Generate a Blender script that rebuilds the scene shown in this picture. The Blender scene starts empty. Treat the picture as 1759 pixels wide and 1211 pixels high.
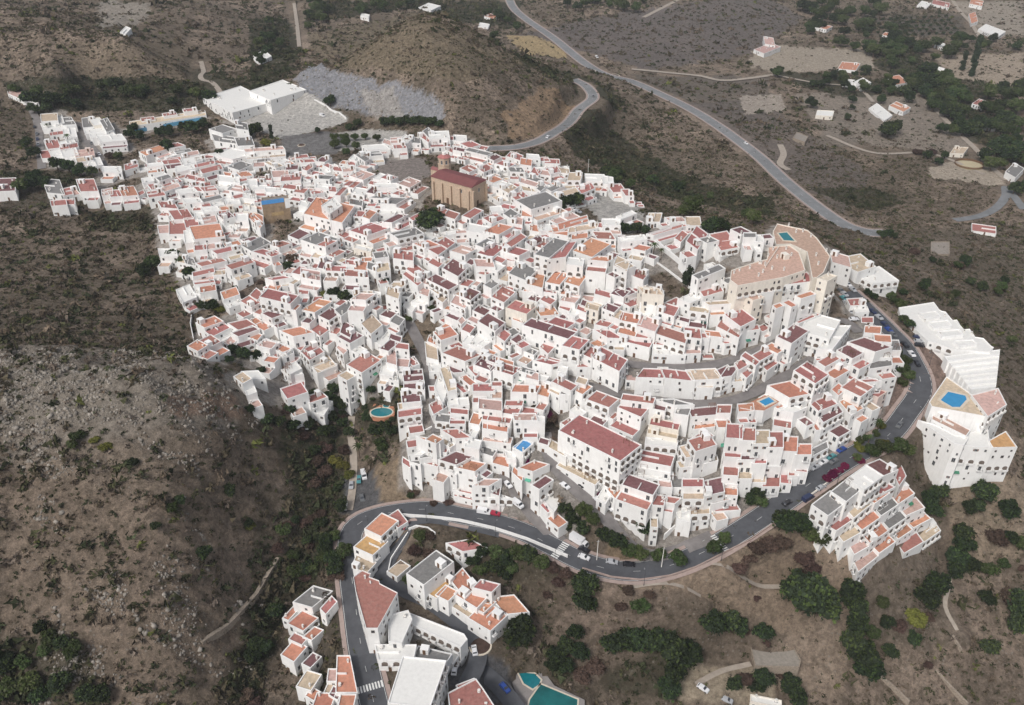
import bpy, math, random
import numpy as np
rnd=random.Random(7); nrg=np.random.default_rng(11)
scene=bpy.context.scene
# ---------------- camera, world, sun, exposure ----------------
F=1420.0; CX,CY=879.5,605.5; CAMZ=230.0; PITCH=33.0
cam=bpy.data.cameras.new('Camera'); camo=bpy.data.objects.new('Camera',cam)
scene.collection.objects.link(camo); scene.camera=camo
camo.location=(0,0,CAMZ); camo.rotation_euler=(math.radians(90-PITCH),0,0)
cam.sensor_width=36; cam.lens=36*F/1759.0; cam.clip_start=1; cam.clip_end=12000
SUN_EL,SUN_AZ=48.0,215.0   # azimuth clockwise from north (+Y)
w=bpy.data.worlds.new('World'); scene.world=w; w.use_nodes=True
nt=w.node_tree; bg=nt.nodes['Background']
sky=nt.nodes.new('ShaderNodeTexSky'); sky.sky_type='NISHITA'; sky.sun_disc=False
sky.sun_elevation=math.radians(SUN_EL); sky.sun_rotation=math.radians(SUN_AZ)
sky.dust_density=4.0; sky.air_density=1.0; sky.ozone_density=1.0
hs=nt.nodes.new('ShaderNodeHueSaturation'); hs.inputs['Saturation'].default_value=0.45
nt.links.new(sky.outputs[0],hs.inputs['Color']); nt.links.new(hs.outputs[0],bg.inputs['Color'])
bg.inputs['Strength'].default_value=0.108
sl=bpy.data.lights.new('sun','SUN'); sl.energy=1.5; sl.angle=math.radians(11); sl.color=(1,0.97,0.93)
so=bpy.data.objects.new('sun',sl); scene.collection.objects.link(so)
a=math.radians(SUN_AZ); e=math.radians(SUN_EL)
from mathutils import Vector
sd=Vector((math.sin(a)*math.cos(e),math.cos(a)*math.cos(e),math.sin(e)))
so.rotation_euler=sd.to_track_quat('Z','Y').to_euler()
scene.view_settings.view_transform='Standard'; scene.view_settings.look='None'
scene.view_settings.exposure=0.22; scene.view_settings.gamma=1.0
scene.view_settings.use_curve_mapping=False
# ---------------- pixel <-> world helpers ----------------
cp,sp_=math.cos(math.radians(PITCH)),math.sin(math.radians(PITCH))
def rays(px,py):
    u=(np.asarray(px,float)-CX)/F; v=-(np.asarray(py,float)-CY)/F
    return u, v*sp_+cp, v*cp-sp_
def atz(px,py,z):
    dx,dy,dz=rays(px,py); t=(z-CAMZ)/dz
    return dx*t,dy*t
def proj(x,y,z):
    z=z-CAMZ; d=y*cp-z*sp_; u=x; v=y*sp_+z*cp
    d=np.maximum(d,1.0)
    return CX+F*u/d, CY-F*v/d
def hsh(ix,iy,s):
    n=(ix.astype(np.int64)*374761393+iy.astype(np.int64)*668265263+s*974711)&0xffffffff
    n=((n^(n>>13))*1274126177)&0xffffffff
    return ((n^(n>>16))&0xffff)/65535.0
def vnoise(x,y,s=0):
    ix=np.floor(x);iy=np.floor(y);fx=x-ix;fy=y-iy
    fx=fx*fx*(3-2*fx);fy=fy*fy*(3-2*fy)
    a=hsh(ix,iy,s);b=hsh(ix+1,iy,s);c=hsh(ix,iy+1,s);d=hsh(ix+1,iy+1,s)
    return (a+(b-a)*fx)*(1-fy)+(c+(d-c)*fx)*fy
def fbm(x,y,sc,o=4,s=0):
    r=0;am=1;t=0
    for i in range(o):
        r=r+am*vnoise(x/sc+17.3*i,y/sc-9.1*i,s+i);t+=am;am*=.5;sc*=.5
    return r/t*2-1
def inpoly(X,Y,P):
    r=np.zeros(np.shape(X),bool);n=len(P)
    for i in range(n):
        x1,y1=P[i];x2,y2=P[(i+1)%n]
        if y1==y2: continue
        c=((y1>Y)!=(y2>Y))&(X<(x2-x1)*(Y-y1)/(y2-y1)+x1)
        r^=c
    return r
# ---------------- terrain height field ----------------
CPT='''636,1180,0 603,980,4 612,902,7 730,874,9 850,897,10 1000,965,10 1100,984,11 1250,925,15 1400,825,22 1520,750,28 1580,660,33 1553,590,38 1485,525,43 1445,480,45
700,1040,-1 780,1120,-5 850,1180,-8 700,960,3 860,1060,-6 950,1180,-14 1100,1050,-3 1100,1200,-20 1300,1000,3 1300,1150,-20 1500,1000,-2 1500,1100,-18 1700,1000,-15 1750,1200,-35 1500,1211,-30 520,1040,-8 540,1190,-12 480,1100,-8 790,950,4 560,950,0
450,900,10 430,1050,-4 300,900,34 150,900,40 0,900,42 300,1100,14 150,1100,18 0,1150,10 200,1211,6 400,1200,-8 200,800,48 50,780,50 350,780,40 450,780,24 530,760,12 560,700,14 590,740,9 620,830,7 400,700,42 300,680,56 150,680,60 0,690,60 250,640,59 100,630,59 0,630,55 380,640,46 0,560,46 150,560,41 300,560,33 0,450,38 150,450,34 270,450,31 0,380,40 100,370,40 200,370,38
350,590,32 430,650,33 520,700,28 540,690,27 460,560,35 320,490,34 300,430,36 300,350,42 400,440,40 500,480,40 560,540,38 620,640,32 632,672,29 600,668,27 440,690,35 415,672,40 690,640,30 650,700,21 700,740,23 740,720,26 720,850,14 700,800,20 800,830,20 880,880,13 960,925,11 900,800,24 950,760,28 1000,840,21 1050,880,18 1150,900,18 1200,850,22 1300,830,24 1350,760,30 1250,760,30 1100,760,30 1000,700,34 1100,685,37 1250,690,38 1400,615,42 1455,580,44 1500,640,38 1480,700,33 1100,628,42 1240,625,43 1350,582,46 1430,550,46 950,600,42 850,640,36 780,640,33 750,560,36 730,590,33 850,540,44 950,500,50 1050,500,52 1150,560,48 1200,490,54 1120,460,57 1250,470,62 1350,450,64 1400,400,61 1400,500,53 1250,400,64 1150,400,60 1050,400,57 1080,350,53 950,400,55 850,420,52 750,400,51 650,400,48 600,450,46 640,500,42 700,470,46 550,400,44 800,350,56 720,300,56 900,300,54 1000,300,49 650,260,50 550,300,48 450,300,46 350,280,44 250,280,42 150,250,42 100,220,42 200,330,40 450,350,45 520,220,48 400,190,48 300,210,44 770,240,52 860,250,52 950,230,47 1015,170,40
650,205,51 560,190,50 650,130,72 560,120,66 740,130,82 720,190,60 720,35,101 650,70,90 800,60,90 850,110,74 900,130,62 950,130,48 880,190,60 980,110,33
500,100,48 600,14,34 560,38,34 640,14,30 720,4,25 800,12,20 860,38,18 900,60,18 950,65,15 1040,128,12 1130,160,10 1260,235,8 1360,320,8 1450,385,8 1520,402,6 1050,250,8 1150,330,8 1250,330,6 1200,380,25 1350,370,22 1460,430,30 1550,450,14 1650,450,5 1750,450,0 1560,510,24 1650,520,10 1750,550,0 1745,700,10 1759,800,6 1650,825,8 1700,812,11 1600,780,7 1700,900,-2 1640,650,31 1590,560,34 1450,900,14 1560,900,3 1620,900,-4
1300,100,5 1500,200,0 1700,200,-5 1700,350,-5 1500,350,3 1600,60,0 1759,20,0 1200,20,8 1759,100,-5 1000,20,12
200,60,85 100,100,78 200,130,62 300,120,50 150,170,46 60,170,50 0,100,70 0,200,50 50,60,84 350,100,46 430,50,40 500,30,32 350,30,52 450,100,46 170,25,60 300,10,60 0,20,88'''
cpts=np.array([list(map(float,t.split(','))) for t in CPT.split()])
cx,cy=atz(cpts[:,0],cpts[:,1],cpts[:,2]); cz=cpts[:,2]
pk_=atz(720,35,101);pk2=atz(800,60,90);pk3=atz(650,70,90)
extra=np.array([(pk_[0],pk_[1]+45,98),(pk_[0]*1.1,pk_[1]+120,66),(pk_[0]*1.2,pk_[1]+210,38),(pk2[0]+30,pk2[1]+70,62),(pk2[0]+60,pk2[1]+160,30),(pk3[0]-10,pk3[1]+60,66),(pk3[0]-20,pk3[1]+150,38),(-2500,3000,150),(-900,2600,90),(0,3500,60),(900,2400,20),(2500,3000,20),(-2500,500,60),(2500,500,-20),(0,-200,-10),(-800,-200,0),(800,-200,-40),(-400,60,30),(400,60,-40),(0,60,-10),(-700,300,50),(700,300,-20),(900,800,-5),(-900,900,90)],float)
cx=np.append(cx,extra[:,0]);cy=np.append(cy,extra[:,1]);cz=np.append(cz,extra[:,2])
C2=14.0**2
def kern(x,y): return np.sqrt((x[:,None]-cx[None])**2+(y[:,None]-cy[None])**2+C2)
n=len(cx); A=np.zeros((n+3,n+3)); A[:n,:n]=kern(cx,cy)-np.eye(n)*1.5
A[:n,n]=1;A[:n,n+1]=cx/500;A[:n,n+2]=cy/500;A[n:,:n]=A[:n,n:].T
W=np.linalg.solve(A,np.append(cz,[0,0,0]))
def Hb(x,y):
    x=np.atleast_1d(np.asarray(x,float));y=np.atleast_1d(np.asarray(y,float));sh=x.shape
    x=x.ravel();y=y.ravel();o=np.empty(len(x))
    for i in range(0,len(x),40000):
        a=x[i:i+40000];b=y[i:i+40000]
        o[i:i+40000]=kern(a,b)@W[:n]+W[n]+W[n+1]*a/500+W[n+2]*b/500
    return o.reshape(sh)
ys=list(np.arange(40,720,1.7)); st=1.8
while ys[-1]<4200: ys.append(ys[-1]+st); st*=1.022
ys=[-400,-200,-80,0,20]+ys
xs=list(np.arange(0,430,1.8)); st=1.9
while xs[-1]<3000: xs.append(xs[-1]+st); st*=1.05
xs=[-v for v in xs[:0:-1]]+xs
GX=np.array(xs);GY=np.array(ys)
XX,YY=np.meshgrid(GX,GY)
ZZ=Hb(XX,YY)
def Hs(x,y,Z=None):
    Z=ZZ if Z is None else Z
    x=np.asarray(x,float);y=np.asarray(y,float)
    fi=np.interp(x,GX,np.arange(len(GX)));fj=np.interp(y,GY,np.arange(len(GY)))
    i=np.clip(fi.astype(int),0,len(GX)-2);j=np.clip(fj.astype(int),0,len(GY)-2)
    u=fi-i;v=fj-j
    return (Z[j,i]*(1-u)+Z[j,i+1]*u)*(1-v)+(Z[j+1,i]*(1-u)+Z[j+1,i+1]*u)*v
TT=np.concatenate([np.arange(120,900,1.5),np.arange(900,3500,6)])
def ground(px,py):
    dx,dy,dz=rays(px,py)
    L=1.0
    x=dx*TT;y=dy*TT;z=CAMZ+dz*TT
    h=Hs(x,y); k=np.argmax(z<h)
    if not (z<h).any(): k=len(TT)-1
    if k==0: k=1
    a=z[k-1]-h[k-1];b=h[k]-z[k];f=a/(a+b+1e-9)
    t=TT[k-1]+(TT[k]-TT[k-1])*f
    return float(dx*t),float(dy*t)
# ---------------- zones (outlines of ground regions) ----------------
VIL=[(60,200),(120,180),(230,185),(350,200),(440,215),(640,225),(760,215),(900,255),(1060,300),(1120,360),(1300,375),(1430,400),(1470,470),(1500,500),(1560,590),(1545,650),(1520,710),(1450,770),(1380,830),(1290,865),(1230,905),(1150,925),(1050,900),(980,935),(900,905),(780,860),(680,820),(690,760),(680,680),(640,680),(560,720),(500,710),(400,670),(330,610),(330,550),(400,540),(320,510),(270,430),(260,350),(180,350),(80,290)]
NOR=VIL
ZV=inpoly(*proj(XX,YY,ZZ),VIL)
PX0,PY0=proj(XX,YY,ZZ)
# ---------------- roads ----------------
ROADS=[('road',9.0,1,'655,1260 636,1180 622,1120 612,1050 603,980 601,930 614,902 645,884 690,876 740,875 790,882 850,897 905,918 950,940 1000,963 1050,978 1100,983 1150,975 1200,955 1250,925 1300,893 1345,862 1400,825 1460,785 1520,750 1555,718 1578,680 1582,640 1570,610 1553,590 1530,570 1505,545 1480,520 1458,498'),
('road',6.0,0,'706,897 690,925 668,958 657,985 690,1012 740,1035 790,1075 818,1108 820,1140 800,1180 778,1235'),
('road',4.5,0,'700,908 740,902 800,910 860,928'),
('road',6.0,0,'818,1140 855,1175 890,1225'),
('road',5.0,0,'1040,618 1100,628 1180,632 1240,624 1300,604 1350,582 1410,560 1444,548 1462,560 1475,575'),
('road',5.0,0,'940,642 985,655 1040,670 1100,684 1180,693 1250,690 1300,672 1350,645 1400,615 1462,580'),
('road',5.0,0,'700,545 715,580 735,620 742,660 748,700 752,745'),
('road',6.5,0,'868,800 890,838 915,868 940,895 962,925'),
('road',5.5,0,'935,735 947,790 975,830 1020,872 1070,915 1120,938 1165,935 1225,912'),
('road',10.0,1,'868,-20 880,10 900,30 950,65 1000,105 1040,128 1085,140 1130,160 1200,195 1260,235 1310,275 1360,320 1410,360 1450,385 1490,398 1522,402'),
('road',8.0,1,'985,135 1008,150 1018,168 990,195 950,228 900,250 830,254 790,250'),
('road',6.0,0,'1759,360 1729,322 1727,338 1710,358 1680,372 1640,377'),
('path',5.0,0,'1636,0 1650,20 1668,40 1682,62'),
('path',5.0,0,'1595,175 1640,222 1680,260 1695,280 1730,310'),
('path',6.0,0,'1105,30 1140,12 1180,-8'),
('path',6.0,0,'1085,118 1140,124 1200,130 1240,138 1290,134 1330,128'),
('path',4.0,0,'345,105 350,125 345,133 365,142 380,160 390,175'),
('road',5.0,0,'20,165 45,178 62,205 68,240 72,290'),
('road',5.0,0,'132,210 146,240 165,262 180,290'),
('path',4.0,0,'505,5 510,40 514,80'),
('path',3.0,0,'600,880 606,840 608,790 602,740 603,705'),
('path',1.6,0,'1636,962 1632,1000 1624,1040 1640,1092'),
('path',4.0,0,'1330,128 1400,142 1470,150 1500,175'),
('path',4.0,0,'1420,232 1500,262 1600,264 1690,300'),
('path',5.0,0,'1340,248 1346,265 1340,282 1355,292'),
('path',1.5,0,'1085,1035 1140,1030 1200,1045'),
('path',2.0,0,'1195,1178 1240,1150 1290,1140'),
('path',2.0,0,'1215,985 1260,1002 1310,1012 1360,1010'),
]
roads=[]
for nm,wd,mk,s in ROADS:
    P=[tuple(map(float,t.split(','))) for t in s.split()]
    W3=[ground(*p) for p in P]
    # catmull-rom in plan
    Q=[W3[0]]+W3+[W3[-1]];out=[]
    for i in range(1,len(Q)-2):
        p0,p1,p2,p3=[np.array(q) for q in Q[i-1:i+3]]
        L=np.linalg.norm(p2-p1);m=max(2,int(L/2.2))
        for k in range(m):
            t=k/m
            out.append(.5*((2*p1)+(-p0+p2)*t+(2*p0-5*p1+4*p2-p3)*t*t+(-p0+3*p1-3*p2+p3)*t**3))
    out.append(np.array(Q[-2])); out=np.array(out)
    z=Hs(out[:,0],out[:,1])
    k=9;ker=np.ones(2*k+1)/(2*k+1)
    zp=np.convolve(np.pad(z,k,'edge'),ker,'valid')
    roads.append([nm,wd,mk,out,zp])
# branches meet the main roads at the same level
for ri,(nm,wd,mk,o,z) in enumerate(roads):
    for rj in (0,9):
        if ri==rj: continue
        o2,z2,w2=roads[rj][3],roads[rj][4],roads[rj][1]
        for q in range(len(o)):
            d=np.hypot(o2[:,0]-o[q,0],o2[:,1]-o[q,1]);k=int(np.argmin(d))
            t=np.clip((d[k]-(w2/2+1))/10,0,1);t=t*t*(3-2*t);z[q]=z[q]*t+(z2[k]-(.03 if d[k]<w2/2 else 0))*(1-t)
best=np.full(XX.shape,1e9);bz=np.zeros(XX.shape)
for ri,(nm,wd,mk,o,z) in enumerate(roads):
    i0,i1=np.searchsorted(GX,[o[:,0].min()-20,o[:,0].max()+20]);j0,j1=np.searchsorted(GY,[o[:,1].min()-20,o[:,1].max()+20])
    if i1<=i0 or j1<=j0: continue
    fl0=wd/2+(3.2 if nm=='road' else 1.0)
    for q in range(len(o)):
        fl=fl0+(4 if o[q,1]>640 else 0)
        a0,a1=np.searchsorted(GX,[o[q,0]-14-fl,o[q,0]+14+fl]);b0,b1=np.searchsorted(GY,[o[q,1]-14-fl,o[q,1]+14+fl])
        d=np.hypot(XX[b0:b1,a0:a1]-o[q,0],YY[b0:b1,a0:a1]-o[q,1])-fl
        if ri in (0,9): d=np.where(d<-2,d-6,d)
        B=best[b0:b1,a0:a1];m=d<B;B[m]=d[m];bz[b0:b1,a0:a1][m]=z[q]
t_=np.clip(best/7,0,1);t_=t_*t_*(3-2*t_);ZZ=ZZ*t_+(bz-.28-.5*np.clip((YY-640)/200,0,1))*(1-t_)
RD=np.zeros(XX.shape)  # 1 where a road bed lies
for nm,wd,mk,o,z in roads:
    for q in range(0,len(o),2):
        i0,i1=np.searchsorted(GX,[o[q,0]-wd-8,o[q,0]+wd+8]);j0,j1=np.searchsorted(GY,[o[q,1]-wd-8,o[q,1]+wd+8])
        d=np.hypot(XX[j0:j1,i0:i1]-o[q,0],YY[j0:j1,i0:i1]-o[q,1])
        RD[j0:j1,i0:i1]=np.maximum(RD[j0:j1,i0:i1],d<wd/2+2.6+(6 if o[q,1]>640 else 0))
# rock / gully relief outside the village and roads
from_flat=np.where(ZV,0.0,1.0)*(1-RD)
for _ in range(3):
    f=from_flat; f=np.minimum(f,np.roll(f,1,0)*.5+f*.5); f=np.minimum(f,np.roll(f,-1,0)*.5+f*.5); f=np.minimum(f,np.roll(f,1,1)*.5+f*.5); f=np.minimum(f,np.roll(f,-1,1)*.5+f*.5); from_flat=f
RIDGE=[(0,590),(200,600),(400,620),(470,720),(480,880),(540,960),(480,1100),(420,1211),(0,1211)]
QUARRY=[(505,135),(530,117),(560,118),(600,125),(640,135),(655,150),(680,138),(705,145),(745,165),(768,180),(762,200),(740,206),(700,208),(660,210),(620,200),(560,180),(525,165)]
HILLS=[(0,0),(500,0),(700,15),(1000,60),(1010,160),(850,250),(650,225),(480,160),(350,190),(0,170)]
amp=0.8+1.9*inpoly(PX0,PY0,RIDGE)+1.4*inpoly(PX0,PY0,QUARRY)+0.9*inpoly(PX0,PY0,HILLS)
rel=fbm(XX,YY,30,3,3)*1.5+(1-np.abs(fbm(XX*0.8+YY*0.5,YY-XX*0.3,13,4,9))*1.6)*1.1-0.6+fbm(XX,YY,4.6,2,12)*.6
far=np.clip((YY-900)/800,0,1)
rel=rel*amp*from_flat+fbm(XX,YY,160,3,5)*6*far
ZZ+=rel
CREST=RIDGE
# ---------------- materials ----------------
MATS={}
def mat(name,col=(.8,.8,.8),rough=.85,noise=.12,scale=.6,metal=0,spec=.3,emit=None,var=0,bump=0,grime=0):
    if name in MATS: return MATS[name]
    m=bpy.data.materials.new(name);m.use_nodes=True;t=m.node_tree;b=t.nodes['Principled BSDF']
    b.inputs['Roughness'].default_value=rough;b.inputs['Metallic'].default_value=metal
    b.inputs['Specular IOR Level'].default_value=spec
    N=t.nodes.new;L=t.links.new
    geo=N('ShaderNodeNewGeometry')
    rgb=N('ShaderNodeRGB');rgb.outputs[0].default_value=(*col,1);cur=rgb.outputs[0]
    if noise:
        no=N('ShaderNodeTexNoise');no.inputs['Scale'].default_value=scale;no.inputs['Detail'].default_value=6;no.inputs['Roughness'].default_value=.65
        L(geo.outputs['Position'],no.inputs['Vector'])
        mr=N('ShaderNodeMapRange');mr.inputs[1].default_value=.3;mr.inputs[2].default_value=.7;mr.inputs[3].default_value=1-noise;mr.inputs[4].default_value=1+noise
        L(no.outputs[0],mr.inputs[0])
        mx=N('ShaderNodeVectorMath');mx.operation='SCALE';L(cur,mx.inputs[0]);L(mr.outputs[0],mx.inputs['Scale']);cur=mx.outputs[0]
    if var:
        oi=N('ShaderNodeObjectInfo');h=N('ShaderNodeHueSaturation')
        m1=N('ShaderNodeMapRange');m1.inputs[3].default_value=1-var;m1.inputs[4].default_value=1+var
        L(oi.outputs['Random'],m1.inputs[0]);L(m1.outputs[0],h.inputs['Value'])
        m2=N('ShaderNodeMath');m2.operation='MULTIPLY_ADD';m2.inputs[1].default_value=7.31;m2.inputs[2].default_value=0
        fr=N('ShaderNodeMath');fr.operation='FRACT';L(oi.outputs['Random'],m2.inputs[0]);L(m2.outputs[0],fr.inputs[0])
        m3=N('ShaderNodeMapRange');m3.inputs[3].default_value=.5-var*.06;m3.inputs[4].default_value=.5+var*.06;L(fr.outputs[0],m3.inputs[0]);L(m3.outputs[0],h.inputs['Hue'])
        L(cur,h.inputs['Color']);cur=h.outputs[0]
    if grime:
        mp=N('ShaderNodeMapping');mp.inputs['Scale'].default_value=(1.4,1.4,.22);L(geo.outputs['Position'],mp.inputs[0])
        n2=N('ShaderNodeTexNoise');n2.inputs['Scale'].default_value=.8;n2.inputs['Detail'].default_value=5;L(mp.outputs[0],n2.inputs['Vector'])
        r2=N('ShaderNodeMapRange');r2.inputs[1].default_value=.52;r2.inputs[2].default_value=.78;r2.inputs[4].default_value=grime;L(n2.outputs[0],r2.inputs[0])
        mm=N('ShaderNodeMix');mm.data_type='RGBA';L(r2.outputs[0],mm.inputs[0]);L(cur,mm.inputs[6]);mm.inputs[7].default_value=(.38,.34,.29,1);cur=mm.outputs[2]
    L(cur,b.inputs['Base Color'])
    if bump:
        bn=N('ShaderNodeTexNoise');bn.inputs['Scale'].default_value=3;bn.inputs['Detail'].default_value=4;L(geo.outputs['Position'],bn.inputs['Vector'])
        bp=N('ShaderNodeBump');bp.inputs['Strength'].default_value=bump;L(bn.outputs[0],bp.inputs['Height']);L(bp.outputs[0],b.inputs['Normal'])
    if emit: b.inputs['Emission Color'].default_value=(*emit,1);b.inputs['Emission Strength'].default_value=1
    MATS[name]=m;return m
WHITE=mat('whitewash',(.83,.825,.81),noise=.05,scale=.35,grime=.20,var=.07,bump=.04)
CREAM=mat('cream_render',(.79,.74,.66),noise=.08,grime=.25,bump=.1)
PINKW=mat('pale_pink_render',(.74,.62,.56),noise=.08,grime=.25)
TANW=mat('tan_stone',(.52,.40,.30),noise=.2,scale=1.2,grime=.3,bump=.3)
BROWNW=mat('bare_brown_wall',(.33,.24,.16),noise=.35,scale=.5,grime=.4)
RC={'r':('red_terrace_tiles',(.37,.160,.140)),'o':('orange_terrace_tiles',(.50,.235,.155)),'d':('dark_maroon_terrace_tiles',(.17,.082,.085)),'g':('grey_felt_roof',(.20,.195,.19)),
't':('beige_terrace_tiles',(.50,.40,.30)),'p':('pale_pink_terrace_tiles',(.52,.35,.31)),'w':('white_painted_roof',(.74,.73,.70)),'m':('mustard_terrace_tiles',(.46,.27,.13)),
'c':('salmon_terrace_tiles',(.50,.34,.27)),'b':('blue_painted_roof',(.08,.30,.55)),'h':('cream_roof',(.62,.55,.46)),'s':('broken_concrete_roof',(.27,.24,.21))}
RNAME={'r':'red','o':'orange','d':'dark maroon','g':'grey','t':'beige','p':'pale pink','w':'white','m':'mustard','c':'salmon','b':'blue','h':'cream','s':'broken grey'}
ROOF={k:mat(v[0],v[1],noise=.22 if k!='w' else .06,scale=.8,grime=.28 if k!='w' else .10,var=.16 if k!='w' else .04) for k,v in RC.items()}
FRAMEW=mat('window_frame_white',(.6,.59,.57),noise=0)
GLASS=mat('window_dark',(.05,.055,.065),rough=.25,noise=0,spec=.5)
FRAME=mat('window_frame_brown',(.13,.08,.05),noise=0)
SHUT=mat('door_wood',(.16,.08,.045),noise=.1,var=.3)
METAL=mat('grey_metal',(.35,.35,.36),rough=.5,metal=.6,noise=.1)
DARKM=mat('dark_metal',(.06,.06,.065),rough=.5,noise=0)
CLAY=mat('chimney_white',(.78,.76,.72),noise=.1)
WATER=mat('pool_water',(.012,.17,.20),rough=.08,noise=.12,scale=.8,spec=.6)
WATERB=mat('pool_water_blue',(.04,.27,.52),rough=.08,noise=.08,spec=.6)
WATERT=mat('pool_water_teal',(.012,.13,.13),rough=.08,noise=.35,scale=.15,spec=.6)
COPE=mat('pool_coping',(.62,.55,.45),noise=.1)
DECK=mat('terracotta_deck',(.45,.21,.13),noise=.2)
ASPF=mat('worn_asphalt',(.20,.205,.21),rough=.9,noise=.2,scale=.12)
ASPH=mat('asphalt',(.082,.085,.094),rough=.9,noise=.22,scale=.25)
ASPL=mat('village_street',(.20,.185,.18),rough=.9,noise=.25,scale=.25)
PAVE=mat('pink_pavement',(.36,.28,.25),noise=.15,scale=.6)
PATHM=mat('dirt_path',(.36,.31,.26),noise=.2,scale=.4)
LINE=mat('road_paint',(.7,.7,.68),noise=.15,scale=1.5)
STONE=mat('dry_stone',(.30,.25,.20),noise=.35,scale=1.6,bump=.5)
LEAFD=mat('foliage_dark',(.030,.042,.024),rough=.9,noise=.45,scale=.9,var=.35,spec=.1)
LEAFG=mat('foliage_green',(.052,.075,.025),rough=.9,noise=.45,scale=.9,var=.35,spec=.1)
LEAFY=mat('foliage_yellow',(.12,.12,.03),rough=.9,noise=.45,scale=.9,var=.3,spec=.1)
LEAFP=mat('foliage_purple',(.12,.015,.055),rough=.9,noise=.4,scale=.9,var=.3,spec=.1)
LEAFB=mat('foliage_brown',(.075,.05,.04),rough=.9,noise=.4,scale=.9,var=.3,spec=.1)
BARK=mat('bark',(.12,.09,.07),noise=.3)
CARC={'white':(.75,.75,.76),'silver':(.42,.43,.45),'grey':(.14,.145,.15),'black':(.02,.02,.025),'blue':(.03,.07,.28),'teal':(.08,.26,.28),'red':(.36,.03,.06),'dark blue':(.03,.04,.09)}
CARM={k:mat('car_paint_'+k.replace(' ','_'),v,rough=.3,noise=0,spec=.6) for k,v in CARC.items()}
TYRE=mat('tyre',(.02,.02,.02),noise=0)
# ---------------- object helpers ----------------
COL=scene.collection
def meshobj(name,V,Fc,mats,midx=None,parent=None,loc=(0,0,0),smooth=False):
    me=bpy.data.meshes.new(name);me.from_pydata([tuple(map(float,v)) for v in V],[],Fc)
    for m in mats: me.materials.append(m)
    if midx is not None: me.polygons.foreach_set('material_index',midx)
    if smooth: me.polygons.foreach_set('use_smooth',[True]*len(me.polygons))
    o=bpy.data.objects.new(name,me);COL.objects.link(o);o.location=loc
    if parent: o.parent=parent
    return o
def inst(name,me,parent,loc,rz=0,sc=(1,1,1)):
    o=bpy.data.objects.new(name,me);COL.objects.link(o);o.location=loc;o.rotation_euler=(0,0,rz);o.scale=sc
    if parent: o.parent=parent
    return o
def empty(name,loc,rz=0):
    o=bpy.data.objects.new(name,None);COL.objects.link(o);o.location=loc;o.rotation_euler=(0,0,rz);o.empty_display_size=1;return o
def tag(o,label,cat,group=None):
    o['label']=label;o['category']=cat
    if group:o['group']=group
    return o
class MB:
    def __init__(s): s.V=[];s.F=[];s.M=[];s.mats=[]
    def mi(s,m):
        if m not in s.mats: s.mats.append(m)
        return s.mats.index(m)
    def add(s,V,Fc,m,off=(0,0,0)):
        b=len(s.V);k=s.mi(m)
        s.V+= [(v[0]+off[0],v[1]+off[1],v[2]+off[2]) for v in V]
        s.F+= [tuple(b+i for i in f) for f in Fc];s.M+=[k]*len(Fc)
    def box(s,x0,y0,z0,x1,y1,z1,m,rz=0,c=(0,0,0)):
        V=[(x0,y0,z0),(x1,y0,z0),(x1,y1,z0),(x0,y1,z0),(x0,y0,z1),(x1,y0,z1),(x1,y1,z1),(x0,y1,z1)]
        if rz:
            cc,ss=math.cos(rz),math.sin(rz);V=[(v[0]*cc-v[1]*ss,v[0]*ss+v[1]*cc,v[2]) for v in V]
        s.add(V,[(0,3,2,1),(4,5,6,7),(0,1,5,4),(1,2,6,5),(2,3,7,6),(3,0,4,7)],m,c)
    def build(s,name,parent=None,loc=(0,0,0),smooth=False):
        return meshobj(name,s.V,s.F,s.mats,s.M,parent,loc,smooth)
    def mesh(s,name):
        me=bpy.data.meshes.new(name);me.from_pydata(s.V,[],s.F)
        for m in s.mats: me.materials.append(m)
        me.polygons.foreach_set('material_index',s.M);return me
def cyl(n,r0,r1,z0,z1,c=(0,0)):
    V=[];Fc=[]
    for k in range(n):
        a=2*math.pi*k/n;V+=[(c[0]+r0*math.cos(a),c[1]+r0*math.sin(a),z0),(c[0]+r1*math.cos(a),c[1]+r1*math.sin(a),z1)]
    for k in range(n):
        a=2*k;b=2*((k+1)%n);Fc.append((a,b,b+1,a+1))
    Fc.append(tuple(2*k+1 for k in range(n)));Fc.append(tuple(2*k for k in range(n))[::-1])
    return V,Fc
REG=[]   # things to be labelled from where they stand
def reg(o,px,py,desc,key): REG.append((o,px,py,desc,key))
# ---------------- building outlines (needed before the ground is paved) ----------------
def poly_world(pts,h):
    cxp=sum(p[0] for p in pts)/len(pts);cyp=sum(p[1] for p in pts)/len(pts)
    if h>=100: z=h-100
    else:
        z=30.0
        if h<12 and len(pts)==4: h=h*.76
        for _ in range(25):
            x,y=atz(cxp,cyp,z);z=.5*z+.5*(float(Hs(x,y))+h)
    P=[tuple(map(float,atz(p[0],p[1],z))) for p in pts]
    return P,z
def ccw(P):
    a=sum(P[i][0]*P[(i+1)%len(P)][1]-P[(i+1)%len(P)][0]*P[i][1] for i in range(len(P)))
    return P if a>0 else P[::-1]
def inset(P,t):
    n_=len(P);out=[]
    for i in range(n_):
        a=np.array(P[i-1]);b=np.array(P[i]);c=np.array(P[(i+1)%n_])
        d1=b-a;d1/=np.linalg.norm(d1)+1e-9;d2=c-b;d2/=np.linalg.norm(d2)+1e-9
        n1=np.array([-d1[1],d1[0]]);n2=np.array([-d2[1],d2[0]]);m=n1+n2;l=np.linalg.norm(m)
        if l<1e-3: m=n1;q=1
        else: m/=l;q=1/max(.5,m@n1)
        out.append(tuple(b+m*t*q))
    return out
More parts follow.
